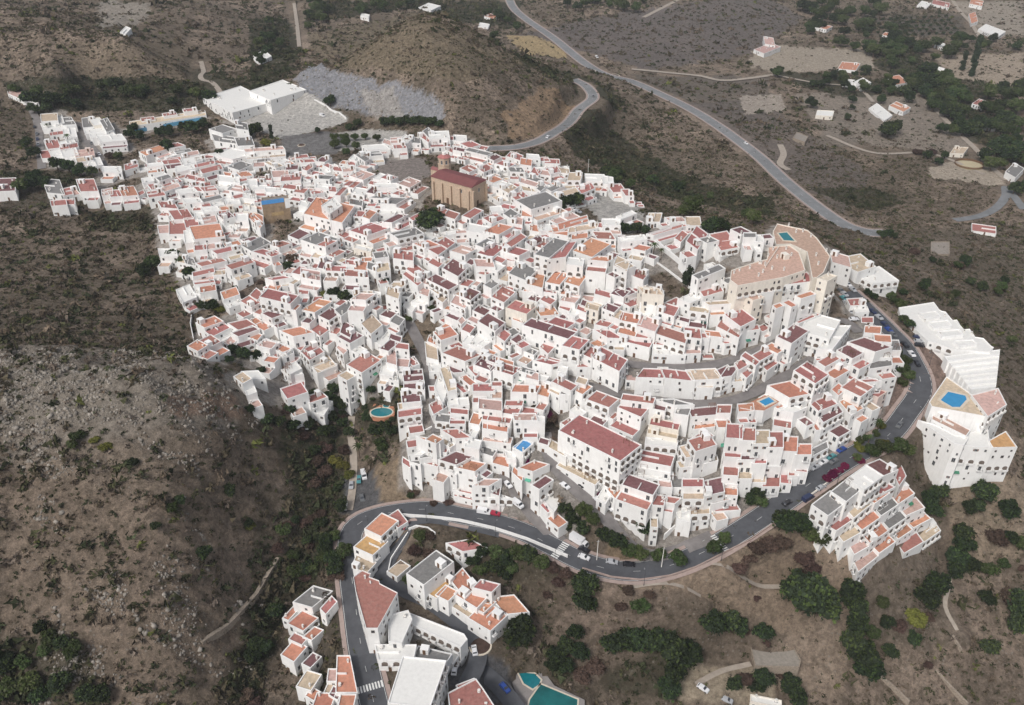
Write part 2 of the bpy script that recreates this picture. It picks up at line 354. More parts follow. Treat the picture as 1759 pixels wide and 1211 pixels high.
def parse(s):
    out=[]
    for l in s.strip().split('\n'):
        plus=l[0]=='+'
        if plus:l=l[1:]
        t_=l.split();n_=list(map(float,t_[2:]));pts=[(n_[i],n_[i+1]) for i in range(0,len(n_),2)]
        if len(pts)==3:
            A_,B_,C_=pts;pts=[A_,B_,C_,(A_[0]+C_[0]-B_[0],A_[1]+C_[1]-B_[1])]
        vol=(t_[0],float(t_[1]),pts)
        if plus: out[-1].append(vol)
        else: out.append([vol])
    return out
HOUSES='''t 7 72.5 207.9 97.6 206.2 96.5 194.2
w 6 97.6 213 109 210.8 103.9 196
w 6 74.8 219.9 112.4 218.7 109 210.8
g 7 109 214.2 128.4 213 120.4 201.1
r 5 87.4 232.4 111.3 229 110.1 223.9
w 6 112.4 235.8 130.7 234.7 127.2 219.9
r 6 83.9 255.2 103.3 252.9 96.5 239.3
w 6 105.6 250.7 128.4 245 125 238.1
r 6 105.6 257.5 132.9 251.8 130.7 245
r 4 73.7 271.2 95.3 270 90.8 257.5
w 5 90.8 271.2 112.4 267.7 107.9 256.4
w 6 110.1 267.7 132.9 264.9 128.4 254.1
p 6 131.8 268.9 160.3 265.5 158 255.2
w 5 91.9 276.9 134.1 274.6 132.9 267.7
t 6 134.1 278 158 274.6 155.7 267.7
w 5 156.9 286 175.1 282.6 169.4 270
g 7 144.3 218.7 162.6 216.5 160.3 200.5
w 7 162.6 215.3 178.5 213 169.4 201.7
w 6 148.9 229 180.8 224.4 177.4 216.5
g 8 184.2 225.6 194.5 222.2 183.1 202.8
w 7 160.3 235.8 196.8 231.3 191.1 224.4
w 8 176.2 243.8 215 240.4 207 230.1
w 6 178.5 295.1 207 295.1 205.9 286
r 5 216.1 291.7 235.5 286 234.4 276.9
o 7 251.4 266.5 285 255.6 274.2 249.4
r 7 291.3 253.9 315.2 249.4 303.8 244.8
g 5 305 264.2 328.9 259.6 324.3 255.1
p 6 315.2 268.7 340.3 264.2 338 258.5
p 5 274.2 279 284.4 276.7 279.9 273.3
r 6 284.4 282.4 309.5 279 303.8 272.2
w 7 254.8 285.8 278.7 283.6 277.6 279
d 6 289 289.3 312.9 287 308.4 280.1
w 7 303.8 295 336.9 288.1 335.7 279
w 7 317.5 282.4 346 275.6 342.6 266.5
r 6 344.8 272.2 365.4 269.9 364.2 265.3
r 6 336.9 287 367.6 280.1 365.4 275.6
r 7 349.4 297.2 381.3 289.3 376.8 282.4
g 6 275.3 309.8 293.6 304.1 287.9 299.5
r 6 295.8 309.8 303.8 316 311.2 310.9
p 7 283.3 328 308.4 320 303.8 314.3
r 5 318.6 305.2 335.7 308.6 339.1 302.9
r 5 338 309.8 350.5 310.9 349.4 305.2
d 5 359.7 308.6 374.5 304.1 371.1 299.5
r 5 330 318.9 346 315.5 342.6 310.9
r 5 346 320 360.8 317.7 358.5 312.1
r 6 335.7 326.9 350.5 328 348.3 321.2
r 6 351.7 328 372.2 325.7 365.4 318.9
w 6 376.8 309.8 409.8 313.2 408.7 304.1
o 5 389.3 302.9 408.7 306.4 404.1 298.4
r 5 410.9 312.1 424.6 308.6 420.1 304.1
p 6 396.1 325.7 417.8 329.1 426.9 321.2
r 5 416.6 326.9 426.9 324.6 422.3 321.2
r 6 404.1 340.5 424.6 336 421.2 331.4
g 5 393.8 285.8 410.9 291.5 431.5 282.4
o 6 415.5 302.9 432.6 300.7 424.6 293.8
w 6 248 313.2 261.7 310.9 258.2 304.1
r 6 261.7 324.6 273 323.4 266.2 314.9
r 8 257.1 338.3 282.2 334.8 278.7 325.7
r 6 240 334.8 246.8 331.4 244.6 326.9
r 6 278.7 355.4 303.8 357.6 297 347.4
w 7 310.7 332.6 338 329.1 331.2 322.3
w 7 320.9 347.4 346 346.2 340.3 339.4
r 5 349.4 354.2 360.8 353.1 357.4 346.2
w 6 351.7 364.5 375.6 361.1 371.1 354.2
g 5 347.1 347.4 381.3 339.4 376.8 334.8
w 6 390.4 349.7 410.9 348.5 408.7 341.7
r 5 412.1 357.6 423.5 356.5 422.3 351.9
o 5 382.5 361.1 399.5 358.8 396.1 353.1
r 6 377.9 366.8 392.7 365.6 391.6 361.1
w 7 426.9 316.6 440 316.6 439.4 308.6
p 8 423.4 260.3 487.2 255.7 483.8 251.1
r 5 510 271.7 528.3 269.4 526 264.8
r 6 519.1 278.5 539.7 277.4 536.2 272.8
r 7 520.3 289.9 527.1 292.2 540.8 283
d 6 544.2 276.2 556.8 277.4 567 270.5
r 6 556.8 283 568.1 288.7 573.8 286.5
r 6 575 292.2 586.4 293.3 583 286.5
g 9 540.8 305.8 564.7 307 572.7 301.3
t 5 456.5 278.5 474.7 287.6 485 284.2
p 6 470.1 303.6 495.2 302.4 492.9 292.2
r 6 447.4 308.1 464.4 308.7 463.3 303.6
r 6 483.8 310.4 514.6 308.1 515.7 299
p 5 432.5 312.7 455.3 312.7 454.2 307
r 8 486.1 321.8 505.5 324.6 510 318.4
r 8 505.5 328.6 521.4 330.9 528.3 324.1
r 6 538.5 333.2 554.5 329.8 551.1 325.2
w 7 544.2 321.8 567 324.1 568.1 317.2
r 7 567 327.5 576.1 328.6 575 320.7
r 7 577.3 334.3 583 334.9 595.5 321.8
r 6 590.9 317.2 606.9 319.5 617.2 312.7
p 6 590.9 294.4 606.9 293.3 606.9 288.2
w 7 604.6 299 620 304.7 624 299
d 6 526 344.6 535.1 346.9 539.7 341.2
w 7 514.6 351.4 526 353.7 529.4 346.9
o 7 428 373.1 450.8 385.6 449.6 370.8
o 5 439.4 358.3 448.5 359.4 447.4 354.8
r 6 439.4 346.9 447.4 345.7 446.2 341.2
w 6 439.4 324.1 458.7 324.1 456.5 318.4
r 6 420 327.5 426.8 326.4 424.6 321.8
w 7 458.7 328.6 488.4 329.8 486.1 322.9
w 7 420 338.9 439.4 341.2 438.2 334.3
r 5 420 301.3 429.1 300.1 426.8 295.6
w 7 420 361.7 439.4 364 438.2 354.8
g 6 602.3 349.1 620 352.6 621.1 344.6
g 8 612.5 265.8 627.4 276.1 634.2 272.7
g 7 628.5 268.1 655.8 265.8 650.1 259
w 6 633 256.7 667.2 254.4 658.1 247.6
p 6 658.1 244.2 670.7 248.7 674.1 243
p 8 672.9 245.3 690 244.2 688.9 235.1
r 8 678.6 254.4 696.9 253.3 694.6 247.6
w 10 690 237.4 699.1 245.3 705.4 238.5
g 8 704.8 244.2 720.8 245.3 719.7 236.2
r 9 719.7 231.7 735.6 243 739.6 238.5
g 10 727.6 224.8 739 237.4 747 231.7
w 10 739.6 237.4 770.9 236.2 768.7 224.8
r 6 772.1 239.6 781.2 239.6 780.1 233.9
w 6 781.2 240.8 800 241.9 799.4 232.8
r 5 600 282.9 609.1 282.9 606.8 277.2
w 6 601.1 272.7 612.5 276.1 619.4 269.3
p 7 602.3 301.2 623.9 308 642.2 298.9
r 7 655.8 304.6 670.7 309.1 680.9 304
p 7 685.5 314.8 703.7 321.1 720.8 310.9
w 6 643.3 305.7 654.7 309.1 665 301.2
r 7 600 320.5 606.8 321.7 618.2 312.6
r 6 634.2 314.8 643.3 317.1 646.7 312.6
d 6 630.8 329.7 642.2 331.9 652.4 322.3
w 6 650.1 320.5 683.2 320.5 679.8 314.8
r 6 675.2 331.9 686.6 334.8 695.7 330.8
g 7 657 348.5 679.8 349.6 696.9 339.9
g 5 637.6 338.8 657 339.9 670.7 335.4
w 7 605.7 330.8 623.9 334.2 629.6 325.1
r 6 792.5 246.2 807.4 253 823.3 248.5
r 6 823.3 255.3 833.6 257 838.1 251.9
d 8 780 256.5 796 259.9 798.2 255.3
g 8 800.5 257.6 837 266.2 843.8 262.2
d 8 839.3 270.1 848.4 274.7 859.8 269
r 7 792.5 288.4 806.2 294.6 819.3 288.4
r 7 821 288.4 831.3 294.6 846.1 288.4
r 6 871.2 267.9 882.6 270.7 889.4 263.3
r 7 880.3 270.1 892.8 274.7 896.8 266.7
r 8 852.9 280.4 873.4 286.1 883.7 281.5
o 8 895.1 281.5 911.1 283.8 912.2 273.6
w 9 908.8 270.1 925.9 271.3 923.6 265.6
r 7 927 275.8 943 275.8 939.5 270.1
r 7 937.3 279.3 960.1 280.4 958.9 273.6
g 7 878 294.1 899.7 294.6 895.1 287.2
r 6 938.4 289.5 944.1 298.1 961.2 294.1
r 6 913.3 295.2 923.6 300.9 928.1 292.9
g 6 898.5 307.7 915.6 313.4 931.6 307.7
p 6 927 298.6 944.1 300.9 939.5 292.9
o 7 834.7 307.7 847.2 312.9 862.1 307.2
t 9 859.8 322.6 873.4 330.5 887.1 321.4
w 9 843.8 318 858.6 323.1 876.9 315.7
p 8 895.1 312.3 921.3 320.3 922.5 313.4
g 8 920.2 321.4 928.1 327.1 937.3 319.1
g 7 940.7 323.7 947.5 327.7 966.9 319.1
t 6 899.7 326 927 329.4 923.6 320.3
r 7 876.9 334 888.3 343.6 908.8 338.5
g 10 888.3 343.6 913.3 358.5 962.3 344.2
r 6 857.5 354.5 878 359 887.1 354.5
t 7 975.8 309 995.2 309 998.6 296.5
t 6 961 295.3 977 297.6 975.8 289.6
t 8 956.5 338.6 992.9 329.5 988.4 322.7
r 8 994.1 322.7 999.8 331.2 1020.3 322.7
w 8 1008.9 310.1 1038.5 311.3 1036.2 299.9
w 10 1038.5 314.7 1052.2 317 1051.1 304.4
r 8 1054.5 329.5 1073.8 328.4 1064.7 315.8
r 8 1076.1 335.2 1086.4 335.2 1079.5 325
w 8 1061.3 371.7 1067 375.1 1090.9 366
w 7 1038.5 386.5 1063.6 386.5 1061.3 376.2
o 5 962.2 393.3 1008.9 379.7 1006.6 370.5
t 6 978.1 398.5 1023.7 391.1 1026 383.1
o 5 942.8 397.9 974.7 395.6 970.1 388.8
r 5 1024.8 388.8 1034 389.9 1034 383.1
w 6 929.1 395.6 946.2 393.3 942.8 385.4
o 11 523.7 366.2 586.4 381.1 606.9 353.7
+w 12 554.5 352.6 567 365.1 585.2 352.6
r 7 301.3 376.3 330 373.8 320 358.8
p 6 275 400 292.5 398.8 290 386.3
r 7 292.5 401.3 320 400.7 320 378.8
r 7 321.3 390 340.1 387.5 336.3 372.5
w 7 320 416.3 335 413.8 332.5 393.8
o 9 336.3 410 383.8 405 375.1 383.8
p 7 352.6 383.8 371.3 380 367.6 370
w 6 337.5 377.5 350.1 377.5 348.8 365
d 9 376.3 368.8 385.1 376.3 400.1 371.3
w 5 390.1 390 398.8 392.5 396.3 386.3
w 9 407.6 377.5 423.9 377.5 423.9 367.5
o 8 426.4 371.3 446.4 390 451.4 383.8
w 5 400.1 386.3 407.6 390 421.4 383.8
d 3 416.3 411.3 426.4 417.5 446.4 412.5
r 5 336.3 420.1 352.6 417.5 351.3 415
r 8 336.3 428.8 352.6 427.6 352.6 420.1
p 6 353.8 427.6 380.1 423.8 377.6 416.3
r 8 373.8 435.1 411.3 426.3 403.8 421.3
r 8 347.6 456.3 386.3 447.6 377.6 442.6
r 11 390.1 455.1 398.8 461.3 435.1 450.1
r 8 333.8 473.8 366.3 466.3 365.1 460.1
p 6 333.8 481.3 365.1 478.8 363.8 467.6
t 6 368.8 471.3 385.1 470.1 385.1 463.8
w 9 276.3 438.8 302.5 438.8 300 427.6
t 6 306.3 448.8 320 451.3 322.5 438.8
g 6 321.3 452.6 335 455.1 330 443.8
r 8 336.3 487.6 366.3 483.8 365.1 481.3
g 6 417.6 421.3 432.6 430.1 462.6 416.3
r 9 436.4 431.3 465.1 440.1 479.5 436.3
d 6 497.5 403.8 512.5 410 530 400
g 11 520 411.3 552.6 422.5 580.1 410
r 11 546.3 420 558.8 422.5 576.3 413.8
r 8 467.5 420 480 423.8 497.5 417.5
r 9 460 435 467.5 440.1 480 435
r 8 503.8 467.6 513.8 470.1 525 460.1
p 6 516.3 437.5 532.5 441.3 535 437.5
d 4 518.8 452.6 530 452.6 533.8 447.6
t 6 536.3 440.1 550.1 442.6 560.1 433.8
d 5 547.6 458.8 563.8 462.6 570.1 447.6
r 8 561.3 463.8 592.6 465.1 592.6 457.6
r 8 596.3 452.6 608.8 453.8 608.8 447.6
o 7 610.1 462.6 628.9 463.8 628.9 450.1
r 9 593.8 472.6 630.1 475.1 628.9 465.1
p 8 518.8 475.1 547.6 480.1 547.6 466.3
r 8 470 480.1 496.3 476.3 486.3 473.8
o 5 460 496.3 476.3 497.6 481.3 490.1
r 9 461.3 508.8 507.5 510.1 497.5 501.3
r 5 515 503.8 527.5 503.8 527.5 497.6
g 7 631.4 460.1 647.6 465.1 650.1 455.1
t 9 648.9 466.3 667.6 462.6 665.1 451.3
g 7 646.4 442.6 665.1 440.1 661.4 431.3
r 8 602.6 395 630.1 403.8 665.1 391.3
o 9 623.9 371.3 633.9 375 645.1 363.8
w 7 613.8 390 622.6 393.8 655.1 385
w 4 610.1 425 635.1 431.3 637.6 426.3
t 6 665.1 498.8 679.5 498.8 679.5 490.1
t 8 610.1 508.8 640.1 508.8 637.6 500.1
d 9 660 380 672.5 381.3 697.5 368.8
r 7 705 373.8 710 377.5 732.5 366.3
g 11 672.5 400 685 408.8 725 400
r 9 745.1 363.8 780.1 375 787.6 366.3
r 8 796.3 370 807.6 373.8 827.6 361.3
r 6 786.3 380 795.1 383.8 802.6 380
w 9 803.8 395 845.1 402.5 847.6 391.3
o 9 833.9 396.3 856.4 401.3 879.5 388.8
r 8 831.4 373.8 845.1 382.5 865.1 375
w 8 847.6 362.5 862.6 361.3 858.9 353.8
r 6 818.2 387.5 826.4 386.3 831.4 376.3
g 8 866.4 366.3 877.6 373.8 888.9 366.3
r 6 865.1 403.8 872.6 407.5 879.5 401.3
w 6 768.8 402.5 782.6 400 782.6 396.3
p 7 785.1 400 801.3 398.8 801.3 395
o 10 712.5 417.5 730 425 752.6 420
r 9 737.5 427.5 752.6 436.3 780.1 416.3
p 9 776.3 430.1 798.8 436.3 815.1 427.5
g 9 820.1 420 830.1 423.8 847.6 413.8
r 7 822.6 433.8 845.1 440.1 865.1 423.8
r 8 865.1 432.6 879.5 437.6 879.5 422.5
r 9 677.5 442.6 707.5 446.3 707.5 432.6
r 8 737.5 450.1 752.6 457.6 763.8 447.6
d 11 762.6 460.1 786.3 472.6 802.6 457.6
t 7 760.1 450.1 778.8 455.1 792.6 451.3
d 6 802.6 450.1 810.1 453.8 816.3 448.8
r 7 700 461.3 721.3 476.3 730 466.3
r 8 693.8 470.1 717.5 488.8 722.5 485.1
d 10 735 478.8 770.1 496.3 783.8 488.8
t 7 667.5 493.8 687.5 493.8 697.5 485.1
r 9 822.6 468.8 833.9 471.3 843.9 466.3
p 11 820.1 456.3 847.6 457.6 843.9 446.3
w 9 837.6 460.1 853.9 465.1 865.1 456.3
r 8 848.9 445.1 861.4 450.1 867.6 445.1
g 8 833.9 488.8 843.9 493.8 855.1 486.3
p 6 722.5 483.8 735 487.6 735 470.1
r 7 860.1 498.8 879.5 502.6 879.5 493.8
r 5 735 498.8 747.6 502 747.6 495.1
o 7 897.5 370 912.5 371.3 913.8 362.5
p 7 880 382.5 895 385 896.3 373.8
r 6 880 391.3 893.8 393.8 896.3 388.8
r 6 865 405 872.5 410 887.5 400
r 9 871.3 417.5 878.8 422.5 902.5 406.3
r 9 863.8 430 891.3 437.5 906.3 430
r 6 866.3 445.1 882.5 447.6 886.3 440.1
d 7 905 415 913.8 421.3 933.8 411.3
r 6 920 421.3 930 425 947.6 416.3
g 13 921.3 436.3 942.6 441.3 975.1 413.8
r 12 943.8 443.8 970.1 440.1 987.6 415
w 12 976.3 452.6 998.8 455.1 1001.3 445.1
o 11 986.3 430 1016.3 440.1 1046.4 418.8
w 4 1008.8 422.5 1027.6 428.8 1035.1 416.3
o 12 1015.1 445.1 1042.6 447.6 1055.1 442.6
r 6 1027.6 408.8 1055.1 410 1047.6 398.8
d 5 1008.8 410 1017.6 412.5 1026.4 407.5
o 5 912.5 395 927.5 397.5 927.5 387.5
o 5 945.1 398.8 975.1 403.8 975.1 391.3
o 5 983.8 410 1007.6 407.5 1007.6 400
t 12 1056.4 455.1 1075.1 463.8 1080.1 448.8
g 11 876.3 468.8 903.8 480.1 921.3 462.6
o 9 906.3 486.3 930 492.6 933.8 471.3
o 10 940.1 483.8 960.1 487.6 975.1 470.1
o 10 972.6 483.8 993.8 490.1 1005.1 473.8
o 6 901.3 498.8 925 501.3 931.3 492.6
r 7 930 498.8 953.8 502.6 953.8 497.6
o 6 965.1 503.8 993.8 507.6 996.3 497.6
r 8 1023.9 503.8 1046.4 510.1 1047.6 502.6
d 8 1051.4 503.8 1070.1 508.8 1079.5 500.1
r 9 861.3 508.8 871.3 515.1 885 503.8
t 5 1112.5 380 1131.3 380 1135 366.3
r 6 1115 401.3 1122.5 402.5 1180.1 386.3
p 5 1152.6 380 1177.6 378.8 1170.1 372.5
t 5 1181.3 386.3 1202.6 386.3 1200.1 372.5
o 7 1088.8 426.3 1107.5 430 1117.5 423.8
w 8 1068.8 413.8 1108.8 410 1105 403.8
d 4 1111.3 412.5 1122.5 416.3 1125 413.8
r 5 1161.3 408.8 1168.8 413.8 1180.1 401.3
r 10 1181.3 413.8 1197.6 426.3 1213.8 401.3
g 11 1202.6 410 1215.1 416.3 1231.4 412.5
t 12 1060 453.8 1073.8 461.3 1087.5 456.3
r 10 1087.5 472.6 1103.8 478.8 1111.3 468.8
g 12 1192.6 472.6 1200.1 477.6 1242.6 460.1
d 7 1060 501.3 1070 508.8 1090 501.3
r 4 1235.1 428.8 1267.6 425 1252.6 401.3
r 9 1210.1 507.6 1240.1 498.8 1235.1 491.3
t 9 1110 500.1 1137.5 503.8 1135 495.1
d 9 1258.8 393.8 1273.8 401.3 1287.5 397.5
g 11 1280 406.3 1296.3 406.3 1296.3 400
d 8 1308.8 403.8 1313.8 408.8 1326.3 407.5
w 8 1298.8 413.8 1310 413.8 1307.5 403.8
r 5 1240 428.8 1266.3 423.8 1247.5 397.5
w 6 305 497.5 316.3 517.5 335 510
w 6 336.3 502.5 347.5 506.3 348.8 497.5
o 8 346.3 501.3 368.8 497.5 367.5 488.8
o 7 381.3 501.3 386.3 512.5 408.8 505
r 6 415.1 516.3 432.6 526.3 445.1 518.8
r 5 431.3 506.3 441.3 513.8 450.1 503.8
r 12 448.8 508.8 497.6 520 510.1 507.5
d 9 452.6 537.5 467.6 545.1 492.6 536.3
o 9 340 553.8 352.5 561.3 380.1 551.3
r 7 353.8 567.6 365 576.3 392.6 562.6
o 7 325 593.8 340 601.3 353.8 592.6
r 8 343.8 585.1 358.8 595.1 376.3 586.3
r 7 395.1 555.1 410.1 565.1 437.6 558.8
d 8 401.3 571.3 410.1 576.3 441.3 565.1
p 4 386.3 587.6 396.3 591.3 406.3 582.6
d 6 411.3 596.3 435.1 588.8 432.6 582.6
o 6 430.1 578.8 441.3 582.6 447.6 575.1
p 8 443.8 591.3 462.6 598.8 475.1 590.1
r 8 475.1 598.8 491.4 605.1 500.1 597.6
o 10 485 567.6 505 576.3 535 570.1
r 5 507.5 535 520 537.5 521.3 528.8
o 8 521.3 531.3 540 535 567.6 517.5
d 9 550 541.3 565.1 548.8 583.8 536.3
g 9 577.6 531.3 586.3 540 606.3 526.3
r 7 536.3 565.1 550 575.1 562.6 566.3
r 5 510 596.3 516.3 600.1 523.8 591.3
r 8 518.8 602.6 532.5 616.3 553.8 603.8
o 7 535 627.6 552.5 635.1 575.1 625.1
r 6 568.8 570.1 577.6 572.6 586.3 565.1
d 9 586.3 570.1 600.1 577.6 605.1 560.1
d 10 582.6 577.6 601.3 587.6 621.3 576.3
t 10 622.6 555 637.6 571.3 653.9 557.5
p 12 606.3 512.5 627.6 513.8 641.4 505
w 7 642.6 510 651.4 511.3 651.4 502.5
t 12 665.1 505 682.6 511.3 685.1 498.8
d 7 655.1 540 670.1 545 680.1 537.5
g 8 672.6 551.3 685.1 557.5 692.6 547.5
w 4 642.6 585.1 657.6 592.6 672.6 573.8
d 8 655.1 597.6 666.4 601.3 682.6 587.6
d 6 670.1 582.6 685.1 587.6 687.6 578.8
r 9 681.4 596.3 699.5 598.8 699.5 591.3
r 8 480 598.8 487.5 605.1 496.3 598.8
r 5 697.5 616.3 710 626.3 716.3 623.8
g 5 691.3 507.5 701.3 508.8 707.5 502.5
w 7 695 523.8 707.5 533.8 715 521.3
w 6 710 517.5 730 522.5 745.1 512.5
p 7 721.3 502.5 733.8 507.5 737.5 491.3
t 6 736.3 492.5 752.6 503.8 755.1 493.8
t 7 752.6 512.5 760.1 517.5 767.6 510
p 9 776.3 518.8 797.6 527.5 805.1 516.3
d 11 792.6 507.5 807.6 513.8 822.6 501.3
t 8 777.6 525 792.6 531.3 801.3 523.8
r 11 846.4 508.8 865.1 517.5 882.6 501.3
d 6 815.1 532.5 831.4 540 840.1 532.5
g 6 847.6 532.5 862.6 535 863.9 530
d 11 823.9 551.3 850.1 566.3 865.1 553.8
o 9 747.6 570.1 758.8 582.6 783.8 573.8
o 5 736.3 585.1 747.6 590.1 750.1 582.6
g 5 746.3 590.1 760.1 595.1 761.3 588.8
t 5 735 612.6 750.1 616.3 747.6 592.6
r 9 762.6 605.1 798.8 618.8 822.6 608.8
r 6 768.8 618.8 778.8 623.8 783.8 615.1
r 6 795.1 565.1 806.3 570.1 813.8 561.3
w 6 797.6 586.3 806.3 591.3 815.1 580.1
w 7 823.9 590.1 831.4 592.6 838.9 587.6
w 6 808.8 590.1 826.4 595.1 838.9 578.8
r 8 856.4 576.3 866.4 583.8 875.1 573.8
d 6 865.1 588.8 875.1 592.6 879.5 585.1
d 8 816.3 625.1 840.1 633.8 855.1 613.8
o 8 853.9 628.8 879.5 636.3 879.5 621.3
p 7 788.8 550 792.6 555 797.6 550
r 10 872.5 527.5 903.8 537.5 917.5 526.3
o 6 882.5 547.5 896.3 552.5 902.5 542.5
o 5 922.5 530 930.1 541.3 957.6 538.8
d 11 901.3 557.5 975.1 580.1 987.6 570.1
r 8 942.6 553.8 972.6 562.6 985.1 553.8
r 12 968.8 592.6 993.8 598.8 1008.8 583.8
r 6 977.6 567.6 985.1 572.6 990.1 566.3
r 7 930.1 595.1 941.3 605.1 950.1 595.1
r 7 925 615.1 956.3 623.8 960.1 618.8
d 6 880 582.6 887.5 587.6 898.8 580.1
r 7 888.8 591.3 896.3 596.3 907.5 591.3
r 7 856.3 577.6 866.3 583.8 873.8 575.1
g 5 871.3 570.1 878.8 576.3 890 570.1
g 5 903.8 602.6 916.3 607.6 921.3 602.6
p 9 966.3 605.1 993.8 610.1 993.8 602.6
r 8 1000.1 606.3 1016.4 613.8 1028.9 602.6
r 9 1020.1 613.8 1062.6 635.1 1075.1 617.6
r 6 930.1 513.8 945.1 521.3 952.6 515
p 7 965.1 515 986.3 518.8 995.1 508.8
r 5 962.6 527.5 976.3 532.5 980.1 525
r 7 992.6 530 1005.1 535 1007.6 528.8
d 6 998.8 523.8 1008.8 527.5 1012.6 518.8
t 8 1007.6 527.5 1025.1 532.5 1027.6 525
d 8 1037.6 528.8 1053.9 535 1061.4 527.5
t 7 1052.6 542.5 1065.1 547.5 1069.5 535
r 5 1025.1 556.3 1042.6 560.1 1050.1 553.8
r 9 1023.9 566.3 1045.1 578.8 1067.6 580.1
w 5 975.1 536.3 986.3 542.5 995.1 535
t 12 1106.3 502.5 1136.3 505 1130.1 496.3
p 9 1102.5 520 1125 523.8 1126.3 515
r 9 1131.3 533.8 1156.3 541.3 1163.8 527.5
d 6 1162.6 547.5 1181.3 552.5 1182.6 547.5
w 10 1168.8 513.8 1185.1 518.8 1203.8 510
t 9 1186.3 532.5 1215.1 536.3 1216.4 530
t 9 1218.9 522.5 1256.4 520 1250.1 516.3
o 8 1066.3 548.8 1098.8 555 1103.8 542.5
p 9 1096.3 558.8 1123.8 567.6 1132.6 551.3
o 6 1063.8 570.1 1088.8 576.3 1093.8 565.1
r 7 1093.8 577.6 1116.3 580.1 1118.8 572.6
r 7 1063.8 582.6 1113.8 595.1 1118.8 586.3
r 9 1130.1 572.6 1175.1 587.6 1178.8 573.8
r 6 1125 590.1 1137.6 591.3 1137.6 585.1
r 9 1180.1 577.6 1202.6 580.1 1200.1 565.1
r 8 1202.6 578.8 1216.4 578.8 1216.4 572.6
o 8 1216.4 575.1 1237.6 577.6 1233.9 570.1
r 7 1246.4 588.8 1262.6 586.3 1255.1 582.6
r 9 1233.9 560.1 1267.6 577.6 1275.1 566.3
r 7 1240.1 578.8 1256.4 580.1 1255.1 572.6
p 6 1176.3 606.3 1201.3 605.1 1201.3 600.1
w 6 1123.8 606.3 1175.1 608.8 1175.1 600.1
r 11 1247.5 540 1272.5 558.8 1295 547.5
r 10 1280 567.5 1302.5 563.8 1300 558.8
r 5 1302.5 562.5 1310 567.5 1320.1 562.5
d 11 1337.6 577.5 1358.8 587.6 1386.3 567.5
w 11 1377.6 567.5 1422.6 580.1 1440.1 550
w 10 1407.6 597.6 1427.6 597.6 1457.6 560
o 6 1316.3 596.3 1335.1 605.1 1345.1 598.8
o 6 1342.6 606.3 1357.6 612.6 1360.1 606.3
r 7 1295 610.1 1305 617.6 1325.1 606.3
r 7 1276.3 611.3 1297.5 625.1 1302.5 620.1
r 7 1307.5 623.8 1317.5 633.8 1333.8 622.6
r 8 1271.3 635.1 1282.5 646.3 1292.5 636.3
d 7 1240 646.3 1255 643.8 1266.3 628.8
r 7 1265 623.8 1270 632.6 1281.3 626.3
r 5 1340.1 620.1 1346.3 623.8 1353.8 621.3
r 9 1407.6 621.3 1417.6 627.6 1440.1 615.1
r 9 1376.3 635.1 1408.9 650.1 1418.9 640.1
r 5 1432.6 631.3 1442.6 636.3 1451.4 631.3
r 7 1440.1 615.1 1447.6 620.1 1452.6 618.8
d 11 1461.3 587.5 1502.6 602.6 1527.6 595
o 10 1505.1 585 1528.8 586.3 1527.6 576.3
d 9 1441.3 601.3 1463.8 613.8 1480.1 605.1
g 8 1530.1 600.1 1545.1 600.1 1541.3 585
w 8 1502.6 612.6 1527.6 612.6 1525.1 603.8
g 9 1496.3 631.3 1530.1 626.3 1528.8 615.1
r 6 1480.1 620.1 1490.1 625.1 1498.8 618.8
r 9 1453.8 662.6 1477.5 675.1 1495.1 667.6
r 9 1475 656.3 1492.6 662.6 1508.8 655.1
r 5 1482.6 552.5 1497.6 552.5 1497.6 545
o 5 1487.6 570 1510.1 571.3 1511.3 561.3
r 6 1462.5 523.8 1485.1 522.5 1480.1 512.5
w 5 1471.3 535 1490.1 533.8 1487.6 527.5
p 5 1435 632.6 1446.3 637.6 1452.5 630.1
p 8 446.3 592.5 465.1 596.9 472.6 588.8
o 8 467.6 596.3 483.8 603.8 497.6 598.8
o 8 455 618.8 470.1 621.3 476.3 615
+w 8 487.6 611.3 501.3 606.3 500.1 598.8
r 6 470.1 608.8 477.6 612.5 482.6 606.3
t 7 405 646.3 417.5 656.3 428.8 650.1
+w 6 428.8 650.1 451.3 648.8 441.3 637.5
w 7 486.3 635 496.3 643.8 516.3 641.3
+w 9 491.3 630 500.1 640 515.1 632.5
r 7 520.1 602.5 535.1 615 553.9 606.3
t 7 531.3 620 546.4 638.8 575.1 627.5
r 10 485.1 667.6 495.1 682.6 525.1 672.6
+r 11 525.1 682.6 533.8 690.1 558.9 681.3
+w 5 530.1 705.1 555.1 710.1 567.6 690.1
w 5 418.8 657.6 426.3 676.3 437.5 672.6
p 7 666.3 621.3 678.8 625 677.5 602.5
p 7 682.5 627.5 698.8 628.8 701.3 617.5
r 5 700 617.5 707.5 628.8 717.5 625
g 6 687.5 640 706.3 640 705 628.8
d 7 696.3 653.8 725.1 651.3 722.6 635
d 7 696.3 665 726.3 667.5 726.3 655
d 7 693.8 690.1 720.1 687.6 717.5 670.1
t 5 687.5 701.3 722.6 696.3 721.3 688.8
r 11 686.3 715.1 721.3 710.1 721.3 701.3
w 5 668.8 650 681.3 652.5 680 643.8
p 5 673.8 633.8 687.5 635 686.3 630
w 5 740.1 636.3 755.1 636.3 753.8 623.8
d 6 767.6 630 780.1 638.8 793.8 637.5
r 6 802.6 626.3 817.6 643.8 821.4 640
d 8 817.6 626.3 842.6 636.3 859.5 621.3
o 6 792.6 647.5 807.6 660 815.1 657.5
t 10 758.8 632.5 771.3 670.1 781.3 667.5
w 8 748.8 663.8 760.1 690.1 765.1 670.1
t 7 760.1 677.6 772.6 680.1 787.6 672.6
r 6 740.1 695.1 746.3 708.8 763.8 698.8
